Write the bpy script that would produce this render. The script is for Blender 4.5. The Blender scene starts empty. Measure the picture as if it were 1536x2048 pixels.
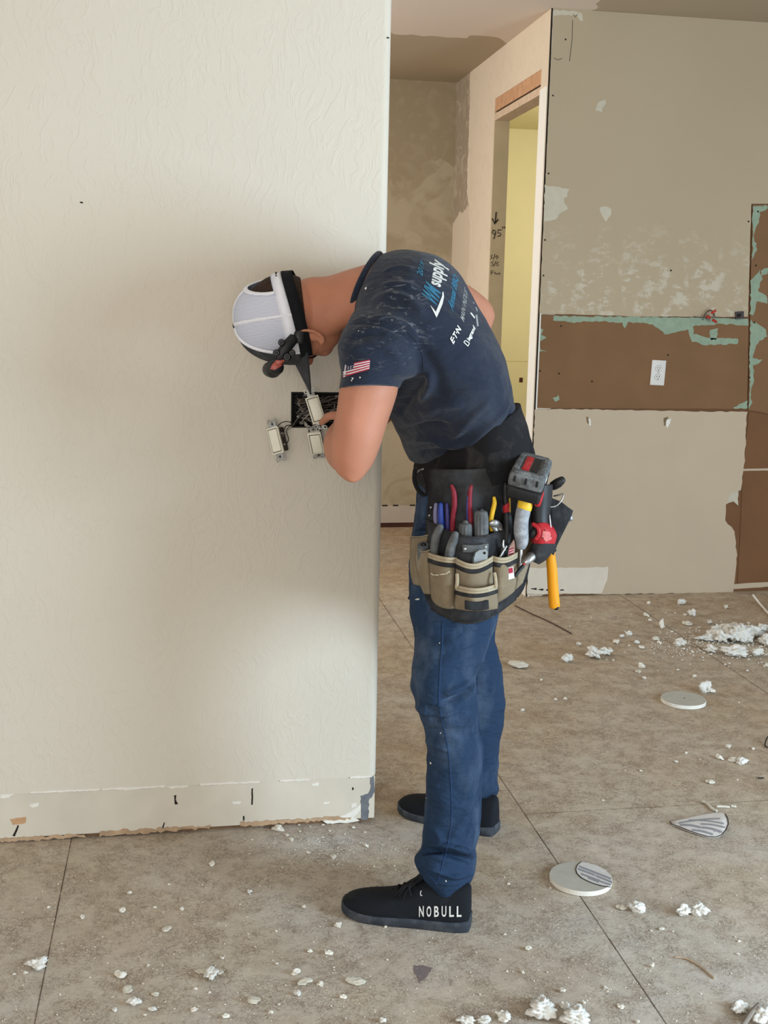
import bpy, bmesh, math, random
import numpy as np
from mathutils import Vector, Matrix, noise
from mathutils.bvhtree import BVHTree
from mathutils.geometry import tessellate_polygon
scene = bpy.context.scene
col = scene.collection

# ------------------------------------------------------------ camera
FPX, PITCH, ROLL, YAW, CAMH = 2319.46, .1759, .02124, .17596, 1.393
F = Vector((math.sin(YAW)*math.cos(PITCH), math.cos(YAW)*math.cos(PITCH), -math.sin(PITCH)))
_R = F.cross(Vector((0, 0, 1))).normalized(); _U = _R.cross(F)
R = math.cos(ROLL)*_R + math.sin(ROLL)*_U
U = -math.sin(ROLL)*_R + math.cos(ROLL)*_U
O = Vector((0, 0, CAMH))
cd = bpy.data.cameras.new('camera'); cd.sensor_fit = 'VERTICAL'; cd.sensor_height = 36; cd.lens = FPX*36/2048
cd.clip_start = .05
cam = bpy.data.objects.new('camera', cd); col.objects.link(cam)
m = Matrix.Identity(4)
for i in range(3):
    m[i][0] = R[i]; m[i][1] = U[i]; m[i][2] = -F[i]; m[i][3] = O[i]
cam.matrix_world = m
scene.camera = cam

# ------------------------------------------------------------ light and exposure
vs = scene.view_settings
vs.view_transform = 'Standard'; vs.look = 'None'; vs.gamma = 1; vs.use_curve_mapping = False
vs.exposure = 0.40
wd = bpy.data.worlds.new('world'); scene.world = wd; wd.use_nodes = True
wd.node_tree.nodes['Background'].inputs[0].default_value = (.86, .92, 1.0, 1)
wd.node_tree.nodes['Background'].inputs[1].default_value = .62

def area(name, loc, target, sx, sy, power, color):
    ld = bpy.data.lights.new(name, 'AREA'); ld.shape = 'RECTANGLE'; ld.size = sx; ld.size_y = sy
    ld.energy = power; ld.color = color
    o = bpy.data.objects.new(name, ld); col.objects.link(o)
    o.location = loc; d = Vector(target)-Vector(loc)
    o.rotation_euler = d.to_track_quat('-Z', 'Y').to_euler()
    return o
area('patio_door_light', (-1.5, -3.0, 2.0), (-.2, 3, 1.9), 2.4, 1.4, 50, (1.0, .88, .70))
area('window_light_right', (3.1, .55, 1.05), (.4, 2.9, .75), 1.0, 1.5, 98, (.62, .82, 1.0))
area('near_floor_fill_light', (-.3, -2.2, 1.0), (.1, 2.4, .2), 1.6, 1.2, 24, (.86, .93, 1.0))  # added fill from the camera side to brighten the near floor
area('hall_fill_light', (-.9, 5.3, 1.7), (1.66, 6.0, 1.7), 1.2, 1.4, 34, (1.0, .94, .87))  # unseen area light added to brighten the hall wall from the left
area('side_room_light', (3.0, 6.9, 2.2), (2.3, 8.6, 1.0), .8, .8, 20, (1.0, .95, .80))

# ------------------------------------------------------------ helpers
def ray(x, y): return (F + (x-768)/FPX*R - (y-1024)/FPX*U)
def W(x, y, Y):
    d = ray(x, y); return O + d*(Y/d.y)
def WX(x, y, X):
    d = ray(x, y); return O + d*(X/d.x)
def WZ(x, y, z=0.0):
    d = ray(x, y); return O + d*((z-CAMH)/d.z)
def V(*a): return Vector(a)

_mats = {}
class NT:
    def __init__(s, name):
        s.m = bpy.data.materials.new(name); s.m.use_nodes = True
        s.t = s.m.node_tree; s.n = s.t.nodes; s.b = s.n['Principled BSDF']; s._c = None
    def new(s, ty, **k):
        n = s.n.new(ty)
        for a, b in k.items(): setattr(n, a, b)
        return n
    def link(s, a, b): s.t.links.new(a, b)
    def coord(s):
        if s._c is None:
            g = s.new('ShaderNodeNewGeometry'); s._c = g.outputs['Position']
        return s._c
    def mapped(s, scale=(1, 1, 1), rot=(0, 0, 0), loc=(0, 0, 0)):
        mp = s.new('ShaderNodeMapping'); mp.inputs['Scale'].default_value = scale
        mp.inputs['Rotation'].default_value = rot; mp.inputs['Location'].default_value = loc
        s.link(s.coord(), mp.inputs[0]); return mp.outputs[0]
    def noise(s, scale, detail=4, rough=.55, dist=0, vec=None, col=False):
        n = s.new('ShaderNodeTexNoise'); n.inputs['Scale'].default_value = scale
        n.inputs['Detail'].default_value = detail; n.inputs['Roughness'].default_value = rough
        n.inputs['Distortion'].default_value = dist
        s.link(vec if vec is not None else s.coord(), n.inputs['Vector'])
        return n.outputs['Color' if col else 'Fac']
    def ramp(s, f, stops):
        r = s.new('ShaderNodeValToRGB'); e = r.color_ramp.elements
        while len(e) < len(stops): e.new(.5)
        for i, (p, c) in enumerate(stops):
            e[i].position = p; e[i].color = (*c, 1) if not isinstance(c, (int, float)) else (c, c, c, 1)
        s.link(f, r.inputs[0]); return r.outputs[0]
    def math(s, op, a, b=None, c=None):
        n = s.new('ShaderNodeMath', operation=op)
        for i, x in enumerate((a, b, c)):
            if x is None: continue
            if isinstance(x, (int, float)): n.inputs[i].default_value = x
            else: s.link(x, n.inputs[i])
        return n.outputs[0]
    def mix(s, f, a, b, mode='MIX'):
        n = s.new('ShaderNodeMix', data_type='RGBA', blend_type=mode)
        for i, x in ((0, f), (6, a), (7, b)):
            if isinstance(x, (int, float)): n.inputs[i].default_value = x
            elif isinstance(x, tuple): n.inputs[i].default_value = (*x, 1)
            else: s.link(x, n.inputs[i])
        return n.outputs[2]
    def sep(s):
        n = s.new('ShaderNodeSeparateXYZ'); s.link(s.coord(), n.inputs[0]); return n.outputs
    def base(s, c, rough=.8, spec=.3, metal=0):
        if isinstance(c, tuple): s.b.inputs['Base Color'].default_value = (*c, 1)
        else: s.link(c, s.b.inputs['Base Color'])
        s.b.inputs['Roughness'].default_value = rough; s.b.inputs['Metallic'].default_value = metal
        s.b.inputs['Specular IOR Level'].default_value = spec
    def bump(s, h, strength=.3, dist=.01):
        n = s.new('ShaderNodeBump'); n.inputs['Strength'].default_value = strength
        n.inputs['Distance'].default_value = dist; s.link(h, n.inputs['Height'])
        s.link(n.outputs[0], s.b.inputs['Normal'])

def srgb(r, g, b):
    f = lambda c: (c/255/12.92) if c/255 <= .04045 else ((c/255+.055)/1.055)**2.4
    return (f(r), f(g), f(b))
def mat(name, rgb, rough=.7, var=.12, scale=30, bump=.15, spec=.3, metal=0, sss=0, bscale=None, bd=.002):
    """plain procedural material: base colour with slight noise variation and bump"""
    if name in _mats: return _mats[name]
    t = NT(name); c = srgb(*rgb)
    dk = tuple(x*(1-var) for x in c); lt = tuple(min(1, x*(1+var)) for x in c)
    t.base(t.ramp(t.noise(scale), [(.3, dk), (.7, lt)]), rough, spec, metal)
    if bump: t.bump(t.noise(bscale or scale*6, 3), bump, bd)
    if sss:
        t.b.inputs['Subsurface Weight'].default_value = sss
        t.b.inputs['Subsurface Radius'].default_value = (1, .35, .2); t.b.inputs['Subsurface Scale'].default_value = .008
    _mats[name] = t.m; return t.m

def wrinkles(t, fine, k):
    a = t.noise(1, 3, .5, 1.4, vec=t.mapped((9, 9, 22), (0, .5, .3))); b = t.noise(1, 3, .5, 1.0, vec=t.mapped((26, 26, 48), (.2, -.6, 0)))
    h = t.math('ADD', t.math('MULTIPLY', a, 1.0*k), t.math('MULTIPLY', b, .35*k)); h = t.math('ADD', h, t.math('MULTIPLY', t.noise(fine, 2), .035))
    t.bump(h, .7, .016)
def dust_mat(name, rgb, dust, amt=(.5, .7), scale=14, rough=.85, stretch=(1, 1, 1), bump=.25, bscale=500, wrinkle=0):
    t = NT(name); c = srgb(*rgb); d = srgb(*dust)
    f = t.ramp(t.noise(scale, 6, .65, vec=t.mapped(stretch)), [(amt[0], 0), (amt[1], 1)])
    g = t.ramp(t.noise(scale*.3, 3), [(.35, .25), (.65, 1)])
    f = t.math('MULTIPLY', f, g)
    t.base(t.mix(f, c, d), rough, .2)
    if wrinkle: wrinkles(t, bscale, wrinkle)
    else: t.bump(t.noise(bscale, 2), bump, .001)
    _mats[name] = t.m; return t.m

def obj(name, verts, faces, material=None, parent=None, smooth=False, label=None, cat=None, group=None, kind=None):
    me = bpy.data.meshes.new(name); me.from_pydata([tuple(v) for v in verts], [], faces); me.update()
    if material: me.materials.append(material)
    if smooth:
        for p in me.polygons: p.use_smooth = True
    o = bpy.data.objects.new(name, me); col.objects.link(o)
    if parent: o.parent = parent
    tag(o, label, cat, group, kind); return o
def tag(o, label=None, cat=None, group=None, kind=None):
    if label: o['label'] = label
    if cat: o['category'] = cat
    if group: o['group'] = group
    if kind: o['kind'] = kind
    return o
def empty(name, loc, label, cat, group=None, kind=None):
    """an Empty at the base of a thing; children are given in world space and stay there"""
    o = bpy.data.objects.new(name, None); col.objects.link(o); o.location = loc
    o.empty_display_size = .05
    return tag(o, label, cat, group, kind)
def adopt(parent):
    """after a thing is complete: keep its children where they were built"""
    inv = Matrix.Translation(-parent.location)
    for c in parent.children:
        c.matrix_parent_inverse = inv
class MB:
    def __init__(s): s.v = []; s.f = []
    def add(s, vf):
        v, f = vf; n = len(s.v); s.v += [Vector(p) for p in v]; s.f += [tuple(i+n for i in q) for q in f]; return s
    def build(s, name, material, parent=None, smooth=False, **k): return obj(name, s.v, s.f, material, parent, smooth, **k)
def box_vf(x0, x1, y0, y1, z0, z1):
    v = [(x, y, z) for x in (x0, x1) for y in (y0, y1) for z in (z0, z1)]
    f = [(0, 1, 3, 2), (4, 6, 7, 5), (0, 4, 5, 1), (2, 3, 7, 6), (0, 2, 6, 4), (1, 5, 7, 3)]
    return v, f
def xf(vf, M): return [M @ Vector(p) for p in vf[0]], vf[1]
def bevel_box(sx, sy, sz, r=.002, seg=2):
    bm = bmesh.new(); bmesh.ops.create_cube(bm, size=1)
    for v in bm.verts: v.co = Vector((v.co.x*sx, v.co.y*sy, v.co.z*sz))
    bmesh.ops.bevel(bm, geom=list(bm.edges), offset=r, segments=seg, profile=.5, affect='EDGES')
    bm.verts.index_update(); o = ([v.co.copy() for v in bm.verts], [tuple(v.index for v in f.verts) for f in bm.faces]); bm.free(); return o
def loft_vf(rings, cap=True):
    n = len(rings[0]); v = [p for r in rings for p in r]; f = []
    for i in range(len(rings)-1):
        for j in range(n):
            k = (j+1) % n; f.append((i*n+j, i*n+k, (i+1)*n+k, (i+1)*n+j))
    if cap:
        f.append(tuple(range(n-1, -1, -1))); f.append(tuple((len(rings)-1)*n+j for j in range(n)))
    return v, f
def cr(a, b, c, d, t):
    return .5*((2*b)+(c-a)*t+(2*a-5*b+4*c-d)*t*t+(3*b-a-3*c+d)*t*t*t)
def crs(L, k):
    """Catmull-Rom resample a list of vectors / numbers, k sub-steps"""
    out = []
    for i in range(len(L)-1):
        a = L[max(i-1, 0)]; b = L[i]; c = L[i+1]; d = L[min(i+2, len(L)-1)]
        for s in range(k): out.append(cr(a, b, c, d, s/k))
    out.append(L[-1]); return out
def tube_vf(pts, rad, seg=12, flat=1.0, up=None, k=1, round_ends=True):
    pts = [Vector(p) for p in pts]; rad = list(rad) if hasattr(rad, '__len__') else [rad]*len(pts)
    if k > 1: pts = crs(pts, k); rad = crs(rad, k)
    if round_ends:
        for e in (0, -1):
            d = (pts[0]-pts[1] if e == 0 else pts[-1]-pts[-2]).normalized(); p = pts[e]; r = rad[e]
            ex = [(p+d*r*.35*flat, r*.85), (p+d*r*.6*flat, r*.5), (p+d*r*.68*flat, r*.05)]
            for q, rr in ex:
                if e == 0: pts.insert(0, q); rad.insert(0, rr)
                else: pts.append(q); rad.append(rr)
    rings = []; nrm = None
    for i, p in enumerate(pts):
        t = (pts[min(i+1, len(pts)-1)]-pts[max(i-1, 0)]).normalized()
        if nrm is None:
            a = Vector(up) if up is not None else (Vector((0, 0, 1)) if abs(t.z) < .9 else Vector((1, 0, 0)))
        else: a = nrm
        nrm = (a - t*a.dot(t)).normalized(); b = t.cross(nrm)
        rings.append([p+nrm*math.cos(2*math.pi*j/seg)*rad[i]*flat+b*math.sin(2*math.pi*j/seg)*rad[i] for j in range(seg)])
    return loft_vf(rings)
def sph_vf(c, ax, ay, az, nu=20, nv=12):
    """ellipsoid with axis vectors"""
    c = Vector(c); rings = []
    for i in range(nv+1):
        th = .02+(math.pi-.04)*i/nv
        rings.append([c+Vector(az)*math.cos(th)+(Vector(ax)*math.cos(2*math.pi*j/nu)+Vector(ay)*math.sin(2*math.pi*j/nu))*math.sin(th) for j in range(nu)])
    return loft_vf(rings)
def rspec(A, B, YA, YB, M, YM):
    a = W(A[0], A[1], YA); b = W(B[0], B[1], YB); c = (a+b)/2
    if M is None:
        mm = ((A[0]+B[0])/2, (A[1]+B[1])/2); n = W(mm[0], mm[1], YM)-W(mm[0], mm[1], c.y)
    else: n = W(M[0], M[1], YM)-c
    return c, (a-b)/2, n
def loft_spec(specs, k=6, seg=48, disp=None, sq=1.0):
    sp = [rspec(*s) for s in specs]
    C = crs([s[0] for s in sp], k); S = crs([s[1] for s in sp], k); N = crs([s[2] for s in sp], k)
    rings = []
    for i in range(len(C)):
        r = []
        for j in range(seg):
            t = 2*math.pi*j/seg; ct, st = math.cos(t), math.sin(t)
            ct = math.copysign(abs(ct)**sq, ct); st = math.copysign(abs(st)**sq, st)
            d = S[i]*ct+N[i]*st; p = C[i]+d
            if disp: p = p + d.normalized()*disp(t, i/(len(C)-1), p)
            r.append(p)
        rings.append(r)
    return loft_vf(rings)
def remesh(parts, voxel, smooth=3, factor=.5):
    """union closed shells into one continuous surface"""
    mb = MB()
    for p in parts: mb.add(p)
    me = bpy.data.meshes.new('tmp'); me.from_pydata([tuple(v) for v in mb.v], [], mb.f); me.update()
    bm = bmesh.new(); bm.from_mesh(me); bmesh.ops.recalc_face_normals(bm, faces=bm.faces); bm.to_mesh(me); bm.free()
    o = bpy.data.objects.new('tmp', me); col.objects.link(o)
    r = o.modifiers.new('r', 'REMESH'); r.mode = 'VOXEL'; r.voxel_size = voxel
    if smooth:
        s = o.modifiers.new('s', 'SMOOTH'); s.iterations = smooth; s.factor = factor
    dg = bpy.context.evaluated_depsgraph_get(); dg.update()
    e = o.evaluated_get(dg); out = bpy.data.meshes.new_from_object(e)
    bpy.data.objects.remove(o); bpy.data.meshes.remove(me)
    return out
def mesh_obj(name, me, material, parent=None, smooth=True, **k):
    me.materials.clear(); me.materials.append(material); me.name = name
    for p in me.polygons: p.use_smooth = smooth
    o = bpy.data.objects.new(name, me); col.objects.link(o)
    if parent: o.parent = parent
    tag(o, **k); return o
def bvh_of(me): return BVHTree.FromPolygons([v.co.copy() for v in me.vertices], [tuple(p.vertices) for p in me.polygons])
def cast(bvh, x, y, off=.001):
    d = ray(x, y).normalized(); h = bvh.ray_cast(O, d)
    if h[0] is None: return None
    return h[0]-d*off
def drape_tube(bvh, pts, r, off=0.0, step=4):
    P = []
    for i in range(len(pts)-1):
        a, b = pts[i], pts[i+1]; n = max(1, int(math.dist(a, b)/step))
        for s in range(n):
            h = cast(bvh, a[0]+(b[0]-a[0])*s/n, a[1]+(b[1]-a[1])*s/n, off)
            if h is not None: P.append(h)
    return tube_vf(P, r, 6)
def poly_tris(poly, sub=3):
    """triangulate a 2D polygon and subdivide"""
    P = [Vector((p[0], p[1], 0)) for p in poly]
    tr = tessellate_polygon([P]); bm = bmesh.new(); vv = [bm.verts.new(p) for p in P]
    for t in tr:
        try: bm.faces.new([vv[i] for i in t])
        except ValueError: pass
    for _ in range(sub): bmesh.ops.subdivide_edges(bm, edges=list(bm.edges), cuts=1, use_grid_fill=True)
    bmesh.ops.triangulate(bm, faces=bm.faces)
    bm.verts.index_update(); o = ([v.co.to_2d() for v in bm.verts], [tuple(v.index for v in f.verts) for f in bm.faces]); bm.free(); return o
def drape_poly(bvh, vf, off=.0012, fn=None):
    v, f = vf; P = [cast(bvh, *(fn(p) if fn else p), off) for p in v]
    ff = [q for q in f if all(P[i] is not None for i in q) and max((P[q[0]]-P[q[1]]).length, (P[q[1]]-P[q[2]]).length, (P[q[0]]-P[q[2]]).length) < .03]
    used = sorted({i for q in ff for i in q}); ix = {u: i for i, u in enumerate(used)}
    return [P[u] for u in used], [tuple(ix[i] for i in q) for q in ff]
def text_vf(s, shear=0, bold=0.0, cuts=1):
    c = bpy.data.curves.new('t', 'FONT'); c.body = s; c.shear = shear; c.offset = bold; c.resolution_u = 3
    o = bpy.data.objects.new('t', c); col.objects.link(o)
    dg = bpy.context.evaluated_depsgraph_get(); dg.update(); me = bpy.data.meshes.new_from_object(o.evaluated_get(dg))
    bpy.data.objects.remove(o); bpy.data.curves.remove(c)
    bm = bmesh.new(); bm.from_mesh(me); bpy.data.meshes.remove(me)
    bmesh.ops.triangulate(bm, faces=bm.faces)
    for _ in range(cuts): bmesh.ops.subdivide_edges(bm, edges=list(bm.edges), cuts=1)
    bmesh.ops.triangulate(bm, faces=bm.faces); bm.verts.index_update()
    xs = [v.co.x for v in bm.verts]; ys = [v.co.y for v in bm.verts]
    x0, x1, y0, y1 = min(xs), max(xs), min(ys), max(ys)
    v = [((p.co.x-x0)/(x1-x0), (p.co.y-y0)/(y1-y0)) for p in bm.verts]
    f = [tuple(q.index for q in g.verts) for g in bm.faces]; bm.free(); return v, f
def quadmap(BL, BR, TR, TL):
    def fn(p):
        u, v = p; return tuple((BL[i]*(1-u)+BR[i]*u)*(1-v)+(TL[i]*(1-u)+TR[i]*u)*v for i in (0, 1))
    return fn
def slab_vf(pts, nrm, th):
    """thin polygon extruded by th along nrm"""
    P = [Vector(p) for p in pts]; n = len(P); nrm = Vector(nrm)
    tr = tessellate_polygon([P]); v = [p+nrm*th for p in P]+P
    return v, [tuple(t) for t in tr]+[tuple(i+n for i in reversed(t)) for t in tr]+[(i, (i+1) % n, n+(i+1) % n, n+i) for i in range(n)]
def ragged(poly, step=6, amp=1.5, seed=0):
    rnd = random.Random(seed); out = []
    for i in range(len(poly)):
        a, b = poly[i], poly[(i+1) % len(poly)]; n = max(1, int(math.dist(a, b)/step))
        for s in range(n):
            t = s/n; out.append((a[0]+(b[0]-a[0])*t+rnd.uniform(-amp, amp), a[1]+(b[1]-a[1])*t+rnd.uniform(-amp, amp)))
    return out
FACING = (0, -1, 0)
def patch(name, poly, Y, material, parent, th=.0006, step=6, amp=1.5, seed=0, **k):
    pts = [W(x, y, Y) for x, y in ragged(poly, step, amp, seed)]
    v, f = slab_vf(pts, FACING, th); return obj(name, v, f, material, parent, **k)

# ------------------------------------------------------------ setting materials
YL, YR, XH, YB, H, XE, BBZ = 2.936, 5.331, 1.667, 7.17, 2.729, .517, .1335

def mk_wall_left():
    t = NT('textured_cream_paint')
    c = t.mix(t.noise(1.3, 2), srgb(212, 203, 186), srgb(205, 197, 181))
    v = t.mapped((1, 1, 1))
    wob = t.noise(5, 2, .5, col=True)
    n = t.new('ShaderNodeVectorMath', operation='SCALE'); t.link(wob, n.inputs[0]); n.inputs['Scale'].default_value = .22
    ad = t.new('ShaderNodeVectorMath', operation='ADD'); t.link(t.coord(), ad.inputs[0]); t.link(n.outputs[0], ad.inputs[1])
    mp = t.new('ShaderNodeMapping'); mp.inputs['Rotation'].default_value = (0, .5, 0); mp.inputs['Scale'].default_value = (70, 70, 12)
    t.link(ad.outputs[0], mp.inputs[0])
    s1 = t.ramp(t.noise(1, 3, .6, vec=mp.outputs[0]), [(.50, 0), (.58, 1)])
    mp2 = t.new('ShaderNodeMapping'); mp2.inputs['Rotation'].default_value = (0, -.9, 0); mp2.inputs['Scale'].default_value = (60, 60, 10)
    t.link(ad.outputs[0], mp2.inputs[0])
    s2 = t.ramp(t.noise(1, 3, .6, vec=mp2.outputs[0]), [(.54, 0), (.62, 1)])
    mk = t.ramp(t.noise(4, 2), [(.45, 0), (.6, 1)])
    h = t.mix(mk, s1, s2)
    h2 = t.math('ADD', t.math('MULTIPLY', h, .5), t.math('MULTIPLY', t.noise(9, 4), 1.2))
    t.base(c, .62, .35); t.bump(h2, .30, .004); return t.m
M_WL = mk_wall_left()

def mk_floor():
    t = NT('particle_board')
    big = t.noise(1.1, 3, .6)
    c = t.mix(t.ramp(big, [(.35, 0), (.65, 1)]), srgb(178, 156, 126), srgb(190, 177, 157))
    # flakes
    def flake(rot, sc, lo, hi):
        return t.ramp(t.noise(1, 4, .7, .6, vec=t.mapped((sc, sc*3.2, 1), (0, 0, rot))), [(lo, 0), (hi, 1)])
    f1 = flake(.4, 38, .55, .68); f2 = flake(1.7, 46, .56, .70); f3 = flake(-.7, 60, .57, .7)
    c = t.mix(t.math('MULTIPLY', f1, .5), c, srgb(108, 86, 62))
    c = t.mix(t.math('MULTIPLY', f2, .34), c, srgb(200, 188, 168))
    c = t.mix(t.math('MULTIPLY', f3, .55), c, srgb(96, 76, 58))
    sp = t.ramp(t.noise(150, 3), [(.62, 0), (.72, 1)])
    c = t.mix(t.math('MULTIPLY', sp, .35), c, srgb(90, 78, 66))
    # plaster dust near the wall end; colour also mixed paler towards the foreground
    du = t.ramp(t.noise(2.3, 5, .65), [(.42, 0), (.72, 1)])
    sx, sy, sz = t.sep()
    near = t.new('ShaderNodeMapRange'); near.inputs[1].default_value = 3.1; near.inputs[2].default_value = 2.2
    t.link(sy, near.inputs[0])
    du = t.math('MULTIPLY', du, t.math('ADD', t.math('MULTIPLY', near.outputs[0], .5), .16))
    c = t.mix(t.math('MULTIPLY', near.outputs[0], .55), c, srgb(198, 190, 177))
    c = t.mix(du, c, srgb(198, 195, 190))
    dx = t.math('SUBTRACT', sx, .42); dy = t.math('SUBTRACT', sy, 2.84)
    dd = t.math('SQRT', t.math('ADD', t.math('MULTIPLY', t.math('MULTIPLY', dx, dx), .35), t.math('MULTIPLY', t.math('MULTIPLY', dy, dy), 4)))
    rr = t.new('ShaderNodeMapRange'); rr.inputs[1].default_value = .30; rr.inputs[2].default_value = .02; t.link(dd, rr.inputs[0])
    c = t.mix(t.math('MULTIPLY', rr.outputs[0], .65), c, srgb(205, 204, 203))
    for sc, dist, cc, am in ((30, 2.8, srgb(112, 92, 70), .62), (48, 2.4, srgb(96, 78, 60), .62), (64, 2.0, srgb(212, 202, 184), .55), (24, 3.2, srgb(128, 106, 82), .5), (90, 1.6, srgb(90, 74, 58), .5)):
        cu = t.ramp(t.noise(sc, 3, .6, dist, vec=t.mapped((1, 1, 1), (0, 0, sc), (sc, 0, 0))), [(.455, 0), (.49, 1), (.51, 1), (.545, 0)])
        gate = t.ramp(t.noise(sc*.30, 3, .6), [(.47, 0), (.56, 1)])
        c = t.mix(t.math('MULTIPLY', t.math('MULTIPLY', cu, gate), am*.85), c, cc)
    pat = t.ramp(t.noise(5, 4, .65), [(.42, 0), (.68, 1)])
    c = t.mix(t.math('MULTIPLY', pat, .22), c, srgb(150, 124, 96))
    # sheet joints
    sy_n = t.math('ADD', sy, 0)
    def line(coord, pos, w, lo=None, hi=None, along=None):
        d = t.math('ABSOLUTE', t.math('SUBTRACT', coord, pos)); mk = t.math('LESS_THAN', d, w)
        if lo is not None: mk = t.math('MULTIPLY', mk, t.math('GREATER_THAN', along, lo))
        if hi is not None: mk = t.math('MULTIPLY', mk, t.math('LESS_THAN', along, hi))
        return mk
    K = 1.0715
    ls = [line(sx, -.272*K, .0016, None, 2.95, sy), line(sx, .877*K, .0018), line(sx, 2.005*K, .0022), line(sy, 2.736*K, .0012, .877*K, None, sx), line(sy, 5.12, .0015, None, .877*K, sx)]
    tot = ls[0]
    for l in ls[1:]: tot = t.math('MAXIMUM', tot, l)
    c = t.mix(t.math('MULTIPLY', tot, t.ramp(t.noise(9), [(.3, .55), (.6, .95)])), c, srgb(82, 66, 50))
    t.base(c, .8, .25)
    hh = t.math('SUBTRACT', t.noise(120, 4), t.math('MULTIPLY', tot, 1.5))
    t.bump(hh, .35, .003); return t.m
M_FL = mk_floor()

def mk_ceiling():
    t = NT('ceiling_paint'); sx, sy, sz = t.sep()
    e = t.math('ADD', sy, t.math('MULTIPLY', t.noise(2.2, 3), .9))
    a = t.math('LESS_THAN', e, 6.50)
    b = t.math('LESS_THAN', t.math('ADD', sx, t.math('MULTIPLY', t.noise(5), .25)), 1.95)
    c = t.mix(t.math('MULTIPLY', a, b), srgb(166, 150, 126), srgb(206, 190, 174))
    t.base(c, .8, .2); t.bump(t.noise(14, 5), .15, .004); return t.m
def mk_hall(name, base, mud, low=True):
    t = NT(name); sx, sy, sz = t.sep()
    n1 = t.noise(3.2, 5, .6, .8)
    if name == 'hall_side_paint':
        e = t.math('ADD', t.math('ADD', sy, t.math('MULTIPLY', n1, .28)), t.math('MULTIPLY', sz, -.10))
        f = t.math('LESS_THAN', e, 6.72)
        g = t.math('LESS_THAN', t.math('ADD', sz, t.math('MULTIPLY', t.noise(6, 4), .4)), 2.15)
        f = t.math('MAXIMUM', f, t.math('MULTIPLY', g, .8))
    else:
        g = t.math('LESS_THAN', t.math('ADD', sz, t.math('MULTIPLY', t.noise(3.5, 5), .7)), 2.52)
        h = t.ramp(t.noise(4, 4, .6, 1.0), [(.42, .15), (.56, .8)])
        f = t.math('MULTIPLY', g, h)
    c = t.mix(f, base, mud)
    s = t.ramp(t.noise(9, 4, .6, 1.5), [(.5, 0), (.6, .35)])
    c = t.mix(s, c, tuple(x*.9 for x in mud))
    t.base(c, .75, .25); t.bump(t.noise(30, 4), .1, .003); return t.m
def mk_right():
    """old beige wall paint with bits of thinset left between counter and shelf height"""
    t = NT('old_beige_wallboard'); sx, sy, sz = t.sep()
    c = t.mix(t.noise(1.5, 2), srgb(172, 155, 128), srgb(182, 165, 138))
    br = t.ramp(t.noise(1, 5, .75, vec=t.mapped((14, 14, 26))), [(.50, 0), (.56, 1)])
    blk = t.ramp(t.noise(1, 3, .6, vec=t.mapped((9, 9, 5), (0, .05, 0))), [(.45, 0), (.55, 1)])
    zr = t.new('ShaderNodeMapRange'); zr.inputs[1].default_value = 1.88; zr.inputs[2].default_value = 1.62
    t.link(t.math('ADD', sz, t.math('MULTIPLY', t.noise(8), .12)), zr.inputs[0])
    zl = t.math('GREATER_THAN', sz, 1.0)
    f = t.math('MULTIPLY', t.math('MULTIPLY', br, blk), t.math('MULTIPLY', zr.outputs[0], zl))
    c = t.mix(t.math('MULTIPLY', f, .55), c, srgb(206, 199, 182))
    t.base(c, .8, .2); t.bump(t.math('ADD', t.noise(40, 3), t.math('MULTIPLY', f, 1.0)), .12, .002); return t.m
M_CE = mk_ceiling()
M_HS = mk_hall('hall_side_paint', srgb(160, 144, 124), srgb(222, 206, 184))
M_HB = mk_hall('hall_back_paint', srgb(160, 146, 120), srgb(184, 172, 148))
M_WR = mk_right()
M_BROWN = mat('torn_brown_board_paper', (126, 94, 66), .9, .07, 6, .1, .15, bscale=90)
M_BROWN2 = mat('torn_brown_board_paper_dark', (118, 84, 58), .9, .08, 5, .1, .15, bscale=90)
M_GREEN = mat('green_board_paper', (142, 158, 136), .85, .09, 40, .1, .2)
M_GYP = mat('white_gypsum', (226, 222, 210), .9, .06, 60, .25, .15)
M_PATCH = mat('light_filler', (194, 186, 166), .85, .05, 50, .1, .2)
M_OLD = mat('lower_beige_board', (190, 172, 147), .78, .035, 3, .08, .25, bscale=60)
M_DARK = mat('dark_gap', (34, 28, 22), .9, .2, 50, 0)
M_YEL = mat('yellow_room_paint', (214, 205, 164), .75, .03, 3, .06, .25)
M_JAMB = mat('unpainted_jamb_board', (206, 192, 158), .8, .05, 12, .1, .2)
M_PINE = mat('bare_pine_header', (196, 152, 116), .7, .12, 24, .1, .25)
M_PRIM = mat('white_primer', (226, 220, 208), .7, .05, 20, .1, .3)
M_BBAND = mat('bare_band_plaster', (204, 195, 178), .8, .07, 7, .3, .25, bscale=30)
M_GREY = mat('grey_adhesive', (108, 110, 114), .8, .15, 50, .3, .2)
M_INK = mat('black_marker_ink', (26, 22, 20), .6, .1, 50, 0)

# ------------------------------------------------------------ setting geometry
def struct(name, mb_or_vf, material, label, smooth=False):
    v, f = (mb_or_vf.v, mb_or_vf.f) if isinstance(mb_or_vf, MB) else mb_or_vf
    return obj(name, v, f, material, None, smooth, label, name.split('_')[0], None, 'structure')
floor = struct('floor', box_vf(-3.2, 4.2, -3.2, 9.0, -.05, 0), M_FL, 'bare particle board subfloor with dark sheet joints')
ceiling = struct('ceiling', box_vf(-3.2, 4.2, -3.2, 9.0, H, H+.05), M_CE, 'beige ceiling with a pale skim coated area near the hall')

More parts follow.
